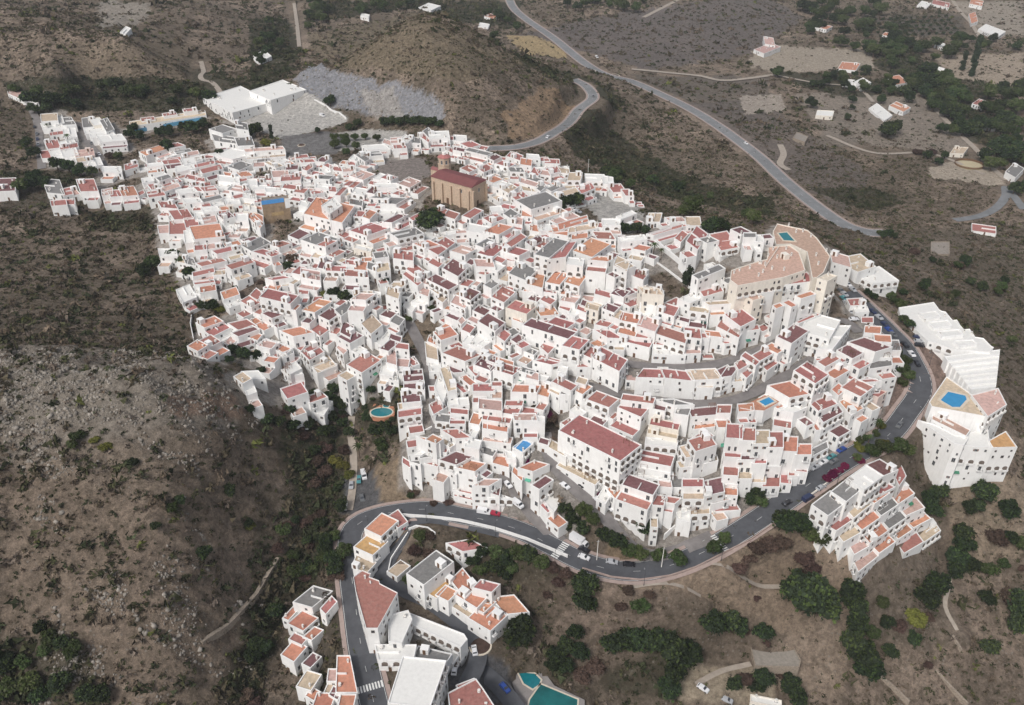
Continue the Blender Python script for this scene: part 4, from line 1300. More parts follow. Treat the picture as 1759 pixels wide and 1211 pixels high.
zone([(930,1010),(1100,1040),(1150,1100),(1000,1180),(900,1080)],(.26,.20,.16),.6,.5)
zone([(1150,1120),(1320,1150),(1330,1211),(1170,1211)],(.42,.35,.26),.75,.1)
zone([(1400,1000),(1470,1050),(1450,1200),(1330,1180),(1360,1050)],(.32,.25,.19),.6,.35)
zone([(1610,800),(1759,810),(1759,960),(1640,980)],(.34,.27,.20),.7,.4)
zone([(1470,960),(1620,940),(1660,1120),(1520,1100)],(.20,.165,.13),.6,.55)
zone([(670,770),(700,840),(790,870),(870,905),(870,880),(780,850),(720,830)],(.36,.27,.18),.8,.15)
zone([(640,800),(680,790),(700,850),(650,860)],(.30,.23,.16),.8,.2)
zone([(640,880),(690,885),(640,930)],(.20,.17,.14),.5,.4)
zone([(480,950),(530,930),(540,960),(460,1040),(420,1080),(350,1100),(330,1060),(400,1030)],(.24,.19,.14),.6,.35)
zone([(0,1100),(130,1080),(180,1211),(0,1211)],(.05,.055,.04),.6,.85)
zone([(440,850),(600,820),(590,960),(500,1060),(430,1211),(380,1211),(420,1050)],(.06,.055,.042),.5,.8)
zone([(480,730),(600,690),(600,860),(540,870),(480,800)],(.07,.065,.045),.5,.8)
zone([(0,300),(90,330),(150,380),(60,400),(0,370)],(.10,.085,.07),.5,.6)
for z_ in DARK[:9]: zone(z_,(.055,.055,.036),.8,1.0)
pv=(dens_at(XX,YY)+fbm(XX,YY,6,2,91)*.25>.5)&inpoly(PX0,PY0,VIL)
base[pv]=base[pv]*.12+np.array((.36,.33,.30))*.88;veg[pv]=.03
pv2=(dens_at(XX,YY)>.3)&~pv;veg[pv2]*=.6
zone([(700,640),(690,760),(640,760),(600,690),(620,640),(640,690)],(.06,.06,.04),.8,.6)
zone([(690,500),(740,500),(760,600),(700,610),(680,560)],(.20,.15,.10),.8,.4)
zone([(910,690),(960,690),(960,760),(910,740)],(.07,.05,.04),.8,.6)
zone([(395,495),(470,470),(480,520),(410,520)],(.17,.12,.09),.8,.3)
zone([(1280,690),(1310,680),(1270,730)],(.2,.16,.1),.5,.4)
zone([(540,1000),(620,1010),(600,1211),(520,1211)],(.06,.058,.045),.6,.6)
zone([(780,900),(960,950),(1040,990),(930,1080),(860,1000),(700,950)],(.10,.08,.06),.5,.7)
zone([(1050,905),(1130,935),(1200,925),(1160,965),(1040,960)],(.30,.22,.14),.6,.4)
CONC=[[(435,200),(540,172),(600,205),(590,215),(470,240)],[(500,240),(620,222),(700,225),(690,250),(560,262),(480,265)],[(1015,330),(1080,345),(1112,370),(1075,395),(1040,390),(1005,350)],[(350,180),(530,160),(600,210),(480,240)]]
for c in CONC: zone(c,(.47,.45,.42),.95,.01,True)
zone([(480,235),(560,225),(600,235),(580,265),(490,268)],(.17,.165,.165),.9,.02,True)
zone([(640,280),(730,270),(745,300),(700,320),(650,300)],(.27,.235,.215),.95,.01,True)
zone([(588,885),(592,830),(612,808),(640,805),(655,850),(650,868),(622,890)],(.13,.13,.135),.95,.01,True)
zone([(800,1110),(870,1140),(900,1200),(830,1211),(780,1211),(770,1150)],(.12,.12,.125),.95,.01,True)
zone([(690,1085),(720,1060),(800,1095),(790,1115),(760,1120)],(.24,.235,.23),.95,.0,True)
zone([(880,905),(960,930),(950,945),(880,920)],(.20,.19,.18),.8,.02,True)
zone([(1540,640),(1600,575),(1640,600),(1600,700),(1570,740),(1500,770)],(.28,.20,.17),.8,.05,True)
veg*=1-RD*.9
ca=gm.color_attributes.new('gcol','FLOAT_COLOR','POINT')
ca.data.foreach_set('color',np.concatenate([base.reshape(-1,3),np.ones((nx*ny,1))],1).ravel().astype(np.float32))
va=gm.attributes.new('veg','FLOAT','POINT');va.data.foreach_set('value',veg.ravel().astype(np.float32))
G=bpy.data.materials.new('hillside_ground');G.use_nodes=True;t=G.node_tree;b=t.nodes['Principled BSDF'];b.inputs['Roughness'].default_value=.95;b.inputs['Specular IOR Level'].default_value=.1
N=t.nodes.new;L=t.links.new
geo=N('ShaderNodeNewGeometry');at=N('ShaderNodeAttribute');at.attribute_name='gcol';av=N('ShaderNodeAttribute');av.attribute_name='veg'
def nz(s,d=6,r=.65):
    q=N('ShaderNodeTexNoise');q.inputs['Scale'].default_value=s;q.inputs['Detail'].default_value=d;q.inputs['Roughness'].default_value=r;L(geo.outputs['Position'],q.inputs['Vector']);return q.outputs[0]
def mr(i,a,b_,c,d):
    q=N('ShaderNodeMapRange');L(i,q.inputs[0])
    for k,vv in enumerate((a,b_,c,d)): q.inputs[k+1].default_value=vv
    return q.outputs[0]
s1=N('ShaderNodeVectorMath');s1.operation='SCALE';L(at.outputs['Color'],s1.inputs[0]);L(mr(nz(.42,10,.82),.33,.67,.45,1.65),s1.inputs['Scale'])
# sparse low scrub between the bushes
sc=mr(nz(.34,7,.78),.47,.57,0,1);mu=N('ShaderNodeMath');mu.operation='MULTIPLY';L(sc,mu.inputs[0]);L(av.outputs['Fac'],mu.inputs[1])
mx=N('ShaderNodeMix');mx.data_type='RGBA';L(mu.outputs[0],mx.inputs[0]);L(s1.outputs[0],mx.inputs[6]);mx.inputs[7].default_value=(.090,.074,.052,1)
# pale stones
vo=N('ShaderNodeTexVoronoi');vo.inputs['Scale'].default_value=.55;L(geo.outputs['Position'],vo.inputs['Vector'])
st_=mr(vo.outputs['Distance'],.16,.26,1,0);mu2=N('ShaderNodeMath');mu2.operation='MULTIPLY';L(st_,mu2.inputs[0]);L(mr(nz(.09,4,.6),.5,.62,0,.75),mu2.inputs[1])
mu3=N('ShaderNodeMath');mu3.operation='MULTIPLY';L(mu2.outputs[0],mu3.inputs[0]);L(mr(av.outputs['Fac'],.05,.3,0,1),mu3.inputs[1])
mx2=N('ShaderNodeMix');mx2.data_type='RGBA';L(mu3.outputs[0],mx2.inputs[0]);L(mx.outputs[2],mx2.inputs[6]);mx2.inputs[7].default_value=(.30,.27,.235,1)
L(mx2.outputs[2],b.inputs['Base Color'])
bp=N('ShaderNodeBump');bp.inputs['Strength'].default_value=1.0;bp.inputs['Distance'].default_value=1.6;L(nz(.7,9,.8),bp.inputs['Height']);L(bp.outputs[0],b.inputs['Normal'])
gm.materials.append(G)
go=bpy.data.objects.new('ground',gm);COL.objects.link(go);go['kind']='structure'
# ---------------- road ribbons ----------------
def ribbon(name,o,z,half,m,dz,off=0.0,i0=0,i1=None):
    o=o[i0:i1];z=z[i0:i1]
    d=np.gradient(o,axis=0);d/=np.linalg.norm(d,axis=1)[:,None]+1e-9;nn=np.stack([-d[:,1],d[:,0]],1)
    k=np.array([-half,0,half])+off;V=[];Fc=[]
    for i in range(len(o)):
        for q in k: V.append((o[i,0]+nn[i,0]*q,o[i,1]+nn[i,1]*q,z[i]+dz))
    for i in range(len(o)-1):
        for q in range(2): a=i*3+q;Fc.append((a,a+3,a+4,a+1))
    return V,Fc
for ri,(nm,wd,mk,o,z) in enumerate(roads):
    if ri in (0,9,10):
        V,Fc=ribbon('p',o,z,wd/2+1.5,PAVE,.06);mp=MB();mp.add(V,Fc,PAVE);q=mp.build('pavement');q['kind']='structure'
    big_=ri in (0,1,2,3,9,10,11)
    M_=ASPF if ri in (9,10,11) else ASPH if big_ else (ASPL if nm=='road' else PATHM)
    V,Fc=ribbon('r',o,z,wd/2,M_,.10);mb=MB();mb.add(V,Fc,M_);q=mb.build('road' if nm=='road' else 'path');q['kind']='structure'
    if mk:
        mb=MB()
        for off in (-wd/2+.35,wd/2-.35):
            V,Fc=ribbon('l',o,z,.06,LINE,.106,off);mb.add(V,Fc,LINE)
        for i in range(0,len(o)-3,5):
            V,Fc=ribbon('l',o,z,.05,LINE,.106,0,i,i+2);mb.add(V,Fc,LINE)
        q=mb.build('road_markings');q['kind']='structure'
def nearest_road(x,y,ri=0):
    o=roads[ri][3];i=int(np.argmin(((o-np.array([x,y]))**2).sum(1)));i=min(max(i,1),len(o)-2)
    d=o[i+1]-o[i-1];d/=np.linalg.norm(d);return o[i],d,roads[ri][4][i]
for (px,py) in ((636,1188),(962,941),(1233,926)):
    c,d,z0=nearest_road(*ground(px,py));mb=MB();nrm=np.array([-d[1],d[0]])
    for k in range(-4,5):
        cc=c+nrm*k*.95;V=[];
        for s_,t_ in ((-1,-1),(1,-1),(1,1),(-1,1)): V.append((cc[0]+d[0]*2*s_+nrm[0]*.27*t_,cc[1]+d[1]*2*s_+nrm[1]*.27*t_,z0+.112))
        mb.add(V,[(0,1,2,3)],LINE)
    q=mb.build('zebra_crossing');q['kind']='structure'
# ---------------- shared small parts ----------------
def window_mesh(w_,zl,zh,fm,shut=False,mull=True):
    b=MB();b.box(-w_-.07,0,zl-.09,w_+.07,.03,zh+.07,fm);b.box(-w_-.12,0,zl-.17,w_+.12,.12,zl-.09,FRAMEW)
    if mull: b.box(-w_,.03,zl,-.03,.045,zh,GLASS);b.box(.03,.03,zl,w_,.045,zh,GLASS)
    else: b.box(-w_,.03,zl,w_,.045,zh,GLASS)
    if shut: b.box(-w_*2,.0,zl,-w_-.08,.06,zh,SHUT);b.box(w_+.08,0,zl,w_*2,.06,zh,SHUT)
    return b.mesh('window')
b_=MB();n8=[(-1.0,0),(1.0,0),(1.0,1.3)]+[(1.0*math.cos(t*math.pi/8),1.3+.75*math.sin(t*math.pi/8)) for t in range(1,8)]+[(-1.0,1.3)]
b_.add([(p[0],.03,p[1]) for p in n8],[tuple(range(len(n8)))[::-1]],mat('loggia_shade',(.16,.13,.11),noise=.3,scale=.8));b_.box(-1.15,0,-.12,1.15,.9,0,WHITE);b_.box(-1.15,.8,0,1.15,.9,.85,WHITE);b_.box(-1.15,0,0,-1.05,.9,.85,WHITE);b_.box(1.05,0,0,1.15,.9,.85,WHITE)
LOGG=b_.mesh('loggia')
WM=[window_mesh(.38,-.5,.5,FRAMEW),window_mesh(.5,-1.05,.85,FRAMEW),window_mesh(.28,-.3,.35,FRAME,False,False),window_mesh(.42,-.5,.55,FRAME),window_mesh(.4,-.5,.5,FRAMEW,True)]
b_=MB();b_.box(-.5,0,0,.5,.07,2.1,SHUT);b_.box(-.36,.07,.2,.36,.09,1.9,FRAME);DOORM=b_.mesh('door')
b_=MB();b_.box(-.25,-.25,0,.25,.25,1.1,CLAY);b_.box(-.33,-.33,1.1,.33,.33,1.22,CLAY);b_.box(-.2,-.2,1.22,.2,.2,1.5,FRAME);b_.box(-.3,-.3,1.5,.3,.3,1.58,CLAY);CHIM=b_.mesh('chimney')
b_=MB();V,Fc=cyl(10,.5,.5,.2,1.1);b_.add(V,Fc,CLAY);b_.box(-.5,-.5,0,.5,.5,.2,METAL);TANK=b_.mesh('water_tank')
b_=MB();b_.box(-.45,-.2,0,.45,.2,.7,CLAY);b_.box(-.3,.2,.1,.3,.22,.6,DARKM);AC=b_.mesh('air_conditioner')
b_=MB()
for q in range(6): b_.box(-1.2+.45*q,-1.1,2.1,-1.1+.45*q,1.1,2.2,SHUT)
for sx_ in (-1.2,1.15):
    for sy_ in (-1.0,1.0): b_.box(sx_-.05,sy_-.05,0,sx_+.05,sy_+.05,2.1,SHUT)
PERG=b_.mesh('pergola')
b_=MB();b_.box(-1.0,0,-.12,1.0,1.0,0,WHITE)
for q in range(9): b_.box(-.98+.24*q,.94,0,-.94+.24*q,.98,.95,DARKM)
b_.box(-1,.94,.95,1,1.0,1.0,DARKM);b_.box(-1,0,.95,-.95,1,1.0,DARKM);b_.box(.95,0,.95,1,1,1.0,DARKM)
BALC=b_.mesh('balcony')
b_=MB();b_.add([(-1.1,0,.9),(1.1,0,.9),(1.1,1.1,.35),(-1.1,1.1,.35),(-1.1,0,.86),(1.1,0,.86),(1.1,1.1,.31),(-1.1,1.1,.31)],[(0,1,2,3),(4,7,6,5),(3,2,6,7),(0,3,7,4),(1,5,6,2)],mat('awning_green',(.06,.22,.16),noise=.1,var=.9));AWN=b_.mesh('awning')
# ---------------- buildings ----------------
def sidelen(P): return [math.dist(P[i],P[(i+1)%len(P)]) for i in range(len(P))]
def volume(emit,P,zt,rc,wallm,first,plain=False,roofmat=None,winscale=1.0,par=.45):
    """one storeyed block: emit(kind, payload)"""
    P=ccw(P);n_=len(P);L_=sidelen(P)
    gz=[float(Hs(*p)) for p in P];zb=min(gz)-2.0
    t=min(.30,min(L_)*.12);I=inset(P,t);zr=zt-par
    V=[(*p,zb) for p in P]+[(*p,zt) for p in P]+[(*p,zt) for p in I]+[(*p,zr) for p in I]
    Fc=[]
    for i in range(n_):
        j=(i+1)%n_
        Fc+=[(i,j,n_+j,n_+i),(n_+i,n_+j,2*n_+j,2*n_+i),(2*n_+i,2*n_+j,3*n_+j,3*n_+i)]
    emit('wall',V,Fc,wallm)
    emit('roof_terrace',[(*p,zr) for p in I],[tuple(range(n_))],roofmat or ROOF[rc])
    if plain: return zr
    cxw=sum(p[0] for p in P)/n_;cyw=sum(p[1] for p in P)/n_
    dist=math.hypot(cxw,cyw,)
    doors=0
    for i in range(n_):
        a=np.array(P[i]);b=np.array(P[(i+1)%n_]);Lw=L_[i]
        if Lw<2.4: continue
        d=(b-a)/Lw;nr=np.array([d[1],-d[0]]);mid_=(a+b)/2
        f=-(nr@mid_)/np.linalg.norm(mid_)
        if f<-.35: continue
        rz=math.atan2(nr[1],nr[0])-math.pi/2
        gl=max(float(Hs(*(mid_+nr*.5))),zb)
        nf=int((zt-.6-gl)/2.9)
        nb=max(1,int(Lw/(3.0 if dist<420 else 3.6)))
        ml=.42 if f>.2 else .3
        for fl in range(max(1,nf)):
            logrow=f>.3 and Lw>7 and dist<470 and rnd.random()<.22
            zc=zt-par-1.35-fl*2.9
            if zc-gl<.9: break
            tall=rnd.random()<.3
            for k in range(nb):
                if logrow and zc-gl>1.6:
                    u=(k+.5)/nb*Lw;p=a+d*u;emit('inst','loggia',(p[0],p[1],zc-1.15),rz,LOGG);continue
                if rnd.random()>ml+.2*(k%2): continue
                u=(k+.5+rnd.uniform(-.18,.18))/nb*Lw
                p=a+d*u+nr*.0
                emit('win',(p[0],p[1],zc),rz,WM[1] if tall else WM[rnd.choice((0,0,2,3,4))],rnd.choice((.8,1,1.2)))
                if tall and f>.3 and rnd.random()<.4 and Lw>5: emit('inst','balcony',(p[0],p[1],zc-1.1),rz,BALC)
                elif (not tall) and rnd.random()<.035 and fl>0: emit('inst','awning',(p[0],p[1],zc-.2),rz,AWN)
        if f>.35 and first and not doors and Lw>3.5:
            u=rnd.uniform(.25,.75)*Lw;p=a+d*u;pz=float(Hs(*(p+nr*.4)))
            emit('inst','door',(p[0],p[1],pz-.05),rz,DOORM);doors=1
    # roof furniture
    A_=abs(sum(P[i][0]*P[(i+1)%n_][1]-P[(i+1)%n_][0]*P[i][1] for i in range(n_)))/2
    rz=math.atan2(P[1][1]-P[0][1],P[1][0]-P[0][0])
    def rp(s):
        q=rnd.randrange(n_);I2=I[q];u=rnd.uniform(.3,.55);return (I2[0]*(1-u)+cxw*u,I2[1]*(1-u)+cyw*u)
    if A_>45 and rnd.random()<.45 and rc!='w':
        x,y=rp(0);s=min(1.6,math.sqrt(A_)*.18)
        bx=MB();bx.box(-s,-s*.8,0,s,s*.8,2.3,wallm,rz,(x,y,zr+.002));emit('mb','stair_head',bx)
        nrz=rz if True else 0
        emit('inst','hatch_door',(x+math.sin(rz)*s*.8,y-math.cos(rz)*s*.8,zr+.02),rz+math.pi,DOORM)
    for _ in range(1+int(A_/120)):
        if rnd.random()<.6 and A_>18:
            x,y=rp(0);emit('inst','chimney',(x,y,zr),rz,CHIM)
    if rnd.random()<.22 and A_>25: x,y=rp(0);emit('inst','water_tank',(x,y,zr),rz,TANK)
    if rnd.random()<.25 and A_>25: x,y=rp(0);emit('inst','air_conditioner',(x,y,zr),rz,AC)
    if rnd.random()<.12 and A_>40: x,y=rp(0);emit('inst','pergola',(x,y,zr),rz,PERG)
    if rnd.random()<.5 and A_>70:
        # low dividing wall across the terrace
        i=rnd.randrange(n_);a=np.array(I[i]);b=np.array(I[(i+1)%n_]);c=(a+b)/2;dd=np.array([cxw,cyw])-c;l=np.linalg.norm(dd)
        if l>2:
            bx=MB();bx.box(.02,-.12,0,min(l*1.2,l+3),.12,.8,wallm,math.atan2(dd[1],dd[0]),(c[0],c[1],zr+.003));emit('mb','terrace_divider',bx)
    return zr
def bbox_area(vols):
    X=[p[0] for v in vols for p in v[2]];Y=[p[1] for v in vols for p in v[2]]
    h=max(v[1] for v in vols);cy_=sum(Y)/len(Y);D=CAMZ/ math.sin(math.radians(PITCH)+math.atan((cy_-CY)/F))
    return (max(X)-min(X))*(max(Y)-min(Y)+h*F/D*.8)
def emitter_parts(root,org):
    st={'roof':root}
    def emit(kind,*a):
        if kind in('wall','roof_terrace'):
            V,Fc,m=a;q=meshobj(kind,[(v[0]-org[0],v[1]-org[1],v[2]-org[2]) for v in V],Fc,[m],None,root)
            if kind=='roof_terrace': st['roof']=q
        elif kind=='win':
            p,rz,me,s=a;inst('window',me,root,(p[0]-org[0],p[1]-org[1],p[2]-org[2]),rz,(s,1,1))
        elif kind=='inst':
            nm,p,rz,me=a;par_=st['roof'] if nm in('chimney','water_tank','air_conditioner','pergola') else (st.get('head',root) if nm=='hatch_door' else root);inst(nm,me,par_,(p[0]-org[0],p[1]-org[1],p[2]-org[2]),rz)
        elif kind=='mb':
            nm,bx=a;bx.V=[(v[0]-org[0],v[1]-org[1],v[2]-org[2]) for v in bx.V];q=bx.build(nm,root);st['head']=q if nm=='stair_head' else st.get('head',root)
    return emit
MESHCACHE={}
def emitter_merge(big):
    def emit(kind,*a):
        if kind in('wall','roof_terrace'): big.add(a[0],a[1],a[2])
        elif kind=='mb':
            bx=a[1];
            for m in bx.mats:
                k=bx.mats.index(m);big.add(bx.V,[f for f,q in zip(bx.F,bx.M) if q==k],m)
        else:
            if kind=='win': p,rz,me,s=a
            else: nm,p,rz,me=a;s=1
            c,sn=math.cos(rz),math.sin(rz)
            V=[(p[0]+v.co.x*s*c-v.co.y*sn,p[1]+v.co.x*s*sn+v.co.y*c,p[2]+v.co.z) for v in me.vertices]
            b0=len(big.V);big.V+=V
            for po in me.polygons:
                big.F.append(tuple(b0+i for i in po.vertices));big.M.append(big.mi(me.materials[po.material_index]))
    return emit
order=sorted(range(len(houses)),key=lambda i:-bbox_area(houses[i]))
NIND=300
indiv=set(order[:NIND])
bigh=MB()
def wallfor(rc,pts):
    x,y=pts[0]
    if rc=='h': return CREAM
    r=rnd.random()
    if len(pts)==4 and r<.010: return PINKW
    if len(pts)==4 and r<.03: return CREAM
    return WHITE
def wdesc(vols,floors):
    X=[p[0] for v in vols for p in v[2]];wd=max(X)-min(X)
    sz='small' if wd<22 else ('large' if wd>60 else 'mid-sized')
    return sz
footprints=[]
for hi,vols in enumerate(houses):
    rc,h,pts=vols[0];P,z=HPOLY[hi][0]
    cxw=sum(p[0] for p in P)/len(P);cyw=sum(p[1] for p in P)/len(P);gz=float(Hs(cxw,cyw))
    wm=wallfor(rc,pts) if len(vols)==1 else WHITE
    ruin=rc=='s'
    if ruin: wm=STONE
    if hi in indiv:
        nm='house' if len(vols)<5 else 'apartment_building'
        root=empty(nm,(cxw,cyw,gz));em=emitter_parts(root,(cxw,cyw,gz))
        cpx=sum(p[0] for p in pts)/len(pts);cpy=sum(p[1] for p in pts)/len(pts)
        wn='ruined stone' if ruin else 'white' if wm is WHITE else ('pale pink' if wm is PINKW else 'cream')
        reg(root,cpx,cpy,(wdesc(vols,h)+' '+wn+' house',RNAME[rc]+' roof'),'house:'+rc)
        root['category']='house' if len(vols)<5 else 'apartment block';root['group']='whitewashed village houses' if len(vols)<5 else 'terraced apartment buildings'
    else: em=emitter_merge(bigh)
    volume(em,P,z,rc,wm,True,plain=ruin);footprints.append((P,z))
    for (rc2,h2,pts2),(P2,z2) in zip(vols[1:],HPOLY[hi][1:]):
        footprints.append((P2,z2))
        volume(em,P2,z2,rc2,wm,False)
# small low annexes, sheds and terraces that fill the blocks between the houses
for nm,wd,mk,o,z in roads:
    for q in range(len(o)):
        x0=int(o[q,0]-OX-wd);y0=int(o[q,1]-OY-wd);x1=int(o[q,0]-OX+wd)+1;y1=int(o[q,1]-OY+wd)+1
        if x0<0 or y0<0 or x1>OW or y1>OH: continue
        occ[y0:y1,x0:x1]|=np.hypot(ocx[y0:y1,x0:x1]-o[q,0],ocy[y0:y1,x0:x1]-o[q,1])<wd/2+.9
px_,py_=proj(ocx,ocy,Hs(ocx,ocy))
INF=[(240,265),(340,240),(480,265),(600,262),(640,255),(760,235),(900,275),(1010,300),(1090,345),(1200,400),(1300,380),(1420,470),(1520,590),(1500,680),(1400,740),(1380,800),(1240,850),(1130,880),(1060,850),(940,880),(880,850),(700,790),(700,640),(600,600),(500,660),(380,600),(420,560),(400,500),(330,440),(290,380),(240,330)]
free=inpoly(px_,py_,INF)&(dens>.45)
for ex in CONC+[[(640,275),(735,265),(750,305),(700,325),(650,305)],[(700,300),(740,300),(850,360),(700,410),(690,370)],[(680,505),(745,500),(765,600),(700,610),(680,560)],[(900,680),(965,680),(965,765),(905,745)],[(395,490),(480,470),(480,520),(410,520)],[(595,630),(700,640),(700,760),(595,700)],[(1075,380),(1150,380),(1230,520),(1130,500),(1070,430)],[(1430,480),(1560,570),(1500,600),(1440,560)],[(440,330),(520,330),(520,420),(440,420)],[(1255,660),(1340,650),(1340,730),(1255,730)],[(860,780),(960,770),(960,900),(860,860)],[(1240,395),(1430,395),(1440,520),(1240,480)]]:
    free&=~inpoly(px_,py_,ex)
occ|=~free
ang_=[];cen_=[]
for g in HPOLY:
    for P,z in g:
        L_=sidelen(P);k=int(np.argmax(L_));a=np.array(P[k]);b=np.array(P[(k+1)%len(P)]);ang_.append(math.atan2(b[1]-a[1],b[0]-a[0]));cen_.append((a+b)/2)
cen_=np.array(cen_);nin=0;emb=emitter_merge(bigh)
for (w0,d0,tries) in ((9,8,1500),(7.5,6,2500),(6,5,4000),(4.6,4.2,3500)):
    fy,fx=np.nonzero(~occ)
    if len(fx)==0: break
    for _ in range(tries):
        k=rnd.randrange(len(fx));x=fx[k]+OX+.5;y=fy[k]+OY+.5
        q=int(np.argmin(((cen_-np.array([x,y]))**2).sum(1)));an=ang_[q];w_=w0*rnd.uniform(.8,1.15)/2;d_=d0*rnd.uniform(.8,1.15)/2
        c,sn=math.cos(an),math.sin(an);P=[(x+u*c-v*sn,y+u*sn+v*c) for u,v in ((-w_,-d_),(w_,-d_),(w_,d_),(-w_,d_))]
        x0=max(0,int(min(p[0] for p in P)-OX)-1);x1=min(OW,int(max(p[0] for p in P)-OX)+2);y0=max(0,int(min(p[1] for p in P)-OY)-1);y1=min(OH,int(max(p[1] for p in P)-OY)+2)
        m=inpoly(ocx[y0:y1,x0:x1],ocy[y0:y1,x0:x1],P)
        if (occ[y0:y1,x0:x1]&m).any(): continue
        occ[y0:y1,x0:x1]|=m
        h=rnd.choice((.9,1.2,1.5,2.6,2.9,3.2)) if w0>5 else rnd.choice((.7,.9,1.2,2.4))
        volume(emb,P,float(Hs(x,y))+h,rnd.choice('rrrrroooppptdwwwg'),WHITE,h>2.5);nin+=1
print('infill',nin)
o=bigh.build('village_houses');o['kind']='stuff';o['label']='remaining small whitewashed houses with red, pink and grey roof terraces packed through the village';o['category']='houses'
# two hotels
DECKZ=None
vs=[v for g in parse(HOTELA) for v in g];P,z=poly_world(vs[0][2],vs[0][1]);c0_=(P[0][0],P[0][1],float(Hs(*P[0])))
HA0=c0_;root=empty('hotel',c0_);tag(root,'sprawling salmon-roofed hotel with cream tower and turquoise pool on the hilltop','hotel');em=emitter_parts(root,c0_)
for k,(rc,h,pts) in enumerate(vs):
    P,z=poly_world(pts,h);zr=volume(em,P,z,rc,CREAM if rc in 'hc' else WHITE,k==0,plain=(k==1));footprints.append((P,z))
    if k==1: DECKZ=zr+.02
vs=[v for g in parse(HOTELB) for v in g];P,z=poly_world(vs[0][2],vs[0][1]);c0_=(P[0][0],P[0][1],float(Hs(*P[0])))
root2=empty('hotel',c0_);tag(root2,'large brilliant white stepped hotel with sawtooth roof edge and blue pool outside the bend','hotel');em=emitter_parts(root2,c0_);HB=[]
for k,(rc,h,pts) in enumerate(vs):
    P,z=poly_world(pts,h);zr=volume(em,P,z,rc,WHITE,k==0,plain=(k in(1,2,3,4,5)));HB.append(zr);footprints.append((P,z))
# ribs on the sloped white roof of the big hotel
for k in range(7):
    u0=k/7;u1=(k+1)/7
    def lp(a,b,u): return (a[0]+(b[0]-a[0])*u,a[1]+(b[1]-a[1])*u)
    zz=139.2-.72*k;P,z=poly_world([lp((1622,612),(1668,668),u0),lp((1718,600),(1711,664),u0),lp((1718,600),(1711,664),u1),lp((1622,612),(1668,668),u1)],zz)
    volume(em,P,z,'w',WHITE,False,plain=True,par=.3)

# ---------------- church ----------------
def T(ox,oy,s,*n): return [(ox+n[i]/s,oy+n[i+1]/s) for i in range(0,len(n),2)]
def rel(V,o): return [(v[0]-o[0],v[1]-o[1],v[2]-o[2]) for v in V]
P,z=poly_world(T(700,260,9.77,395,415,1070,605,1320,470,640,290),12.0)
org=(sum(p[0] for p in P)/4,sum(p[1] for p in P)/4,float(Hs(P[0][0],P[0][1])))
ch=empty('church',org);tag(ch,'tall tan stone church with plain maroon roof and octagonal bell tower','church')
P=ccw(P);zb=min(float(Hs(*p)) for p in P)-2
meshobj('wall',rel([(*p,zb) for p in P]+[(*p,z) for p in P],org),[(i,(i+1)%4,4+(i+1)%4,4+i) for i in range(4)],[TANW],None,ch)
Ls=sidelen(P);k0=0 if Ls[0]>Ls[1] else 1
E_=inset(P,-.5);A_=[np.array(E_[(k0+i)%4]) for i in range(4)]
r1=(A_[1]+A_[2])/2*.97+(A_[0]+A_[3])/2*.03;r0=(A_[0]+A_[3])/2*.97+(A_[1]+A_[2])/2*.03
meshobj('roof',rel([(*A_[0],z-.1),(*A_[1],z-.1),(*A_[2],z-.1),(*A_[3],z-.1),(*r0,z+1.5),(*r1,z+1.5)],org),[(0,1,5,4),(2,3,4,5),(1,2,5),(3,0,4),(3,2,1,0)],[mat('church_roof_maroon',(.20,.075,.075),noise=.12,scale=.4)],None,ch)
for i in range(4):
    a=np.array(P[i]);b=np.array(P[(i+1)%4]);Lw=Ls[i];d=(b-a)/Lw;nr=np.array([d[1],-d[0]])
    if nr@((a+b)/2)>0 : continue
    for u in np.linspace(.06,.94,5 if Lw>18 else 2):
        p=a+d*u*Lw;g=float(Hs(*p))-1;mb=MB();mb.box(-.6,0,g,.6,1.1,z-2.2,TANW,math.atan2(nr[1],nr[0])-math.pi/2,(p[0],p[1],0));mb.V=rel(mb.V,org);mb.build('buttress',ch)
    for u in ((.25,.5,.75) if Lw>18 else (.5,)):
        p=a+d*u*Lw;inst('window',WM[1],ch,(p[0]-org[0],p[1]-org[1],z-3.5-org[2]),math.atan2(nr[1],nr[0])-math.pi/2)
    p=a+d*.4*Lw;inst('door',DOORM,ch,(p[0]-org[0],p[1]-org[1],float(Hs(*(p+nr*.4)))-org[2]),math.atan2(nr[1],nr[0])-math.pi/2,(1.6,1,1.5))
tp,tz=poly_world([(763,269)],17.5);tx,ty=tp[0]
V,Fc=cyl(8,3.6,3.5,zb,tz);mb=MB();mb.add(V,Fc,TANW,(tx,ty,0));V,Fc=cyl(8,3.8,3.8,tz-4.2,tz-3.9);mb.add(V,Fc,TANW,(tx,ty,0));mb.V=rel(mb.V,org);mb.build('bell_tower',ch)
mb=MB();V,Fc=cyl(8,3.9,1.5,tz,tz+1.3);mb.add(V,Fc,ROOF['r'],(tx,ty,0));V,Fc=cyl(8,1.2,1.1,tz+1.3,tz+2.6);mb.add(V,Fc,CLAY,(tx,ty,0));mb.V=rel(mb.V,org);mb.build('tower_roof',ch)
for k in range(8):
    a=2*math.pi*(k+.5)/8;inst('bell_opening',WM[1],ch,(tx+3.3*math.cos(a)-org[0],ty+3.3*math.sin(a)-org[1],tz-2.2-org[2]),a-math.pi/2)
V,z2=poly_world(T(700,260,9.77,390,300,500,330,520,280,420,250),11);
V=ccw(V);meshobj('annexe_wall',rel([(*p,zb) for p in V]+[(*p,z2) for p in V],org),[(i,(i+1)%4,4+(i+1)%4,4+i) for i in range(4)],[TANW],None,ch)
meshobj('annexe_roof',rel([(*p,z2+.05) for p in inset(V,-.2)],org),[(0,1,2,3)],[ROOF['r']],None,ch)
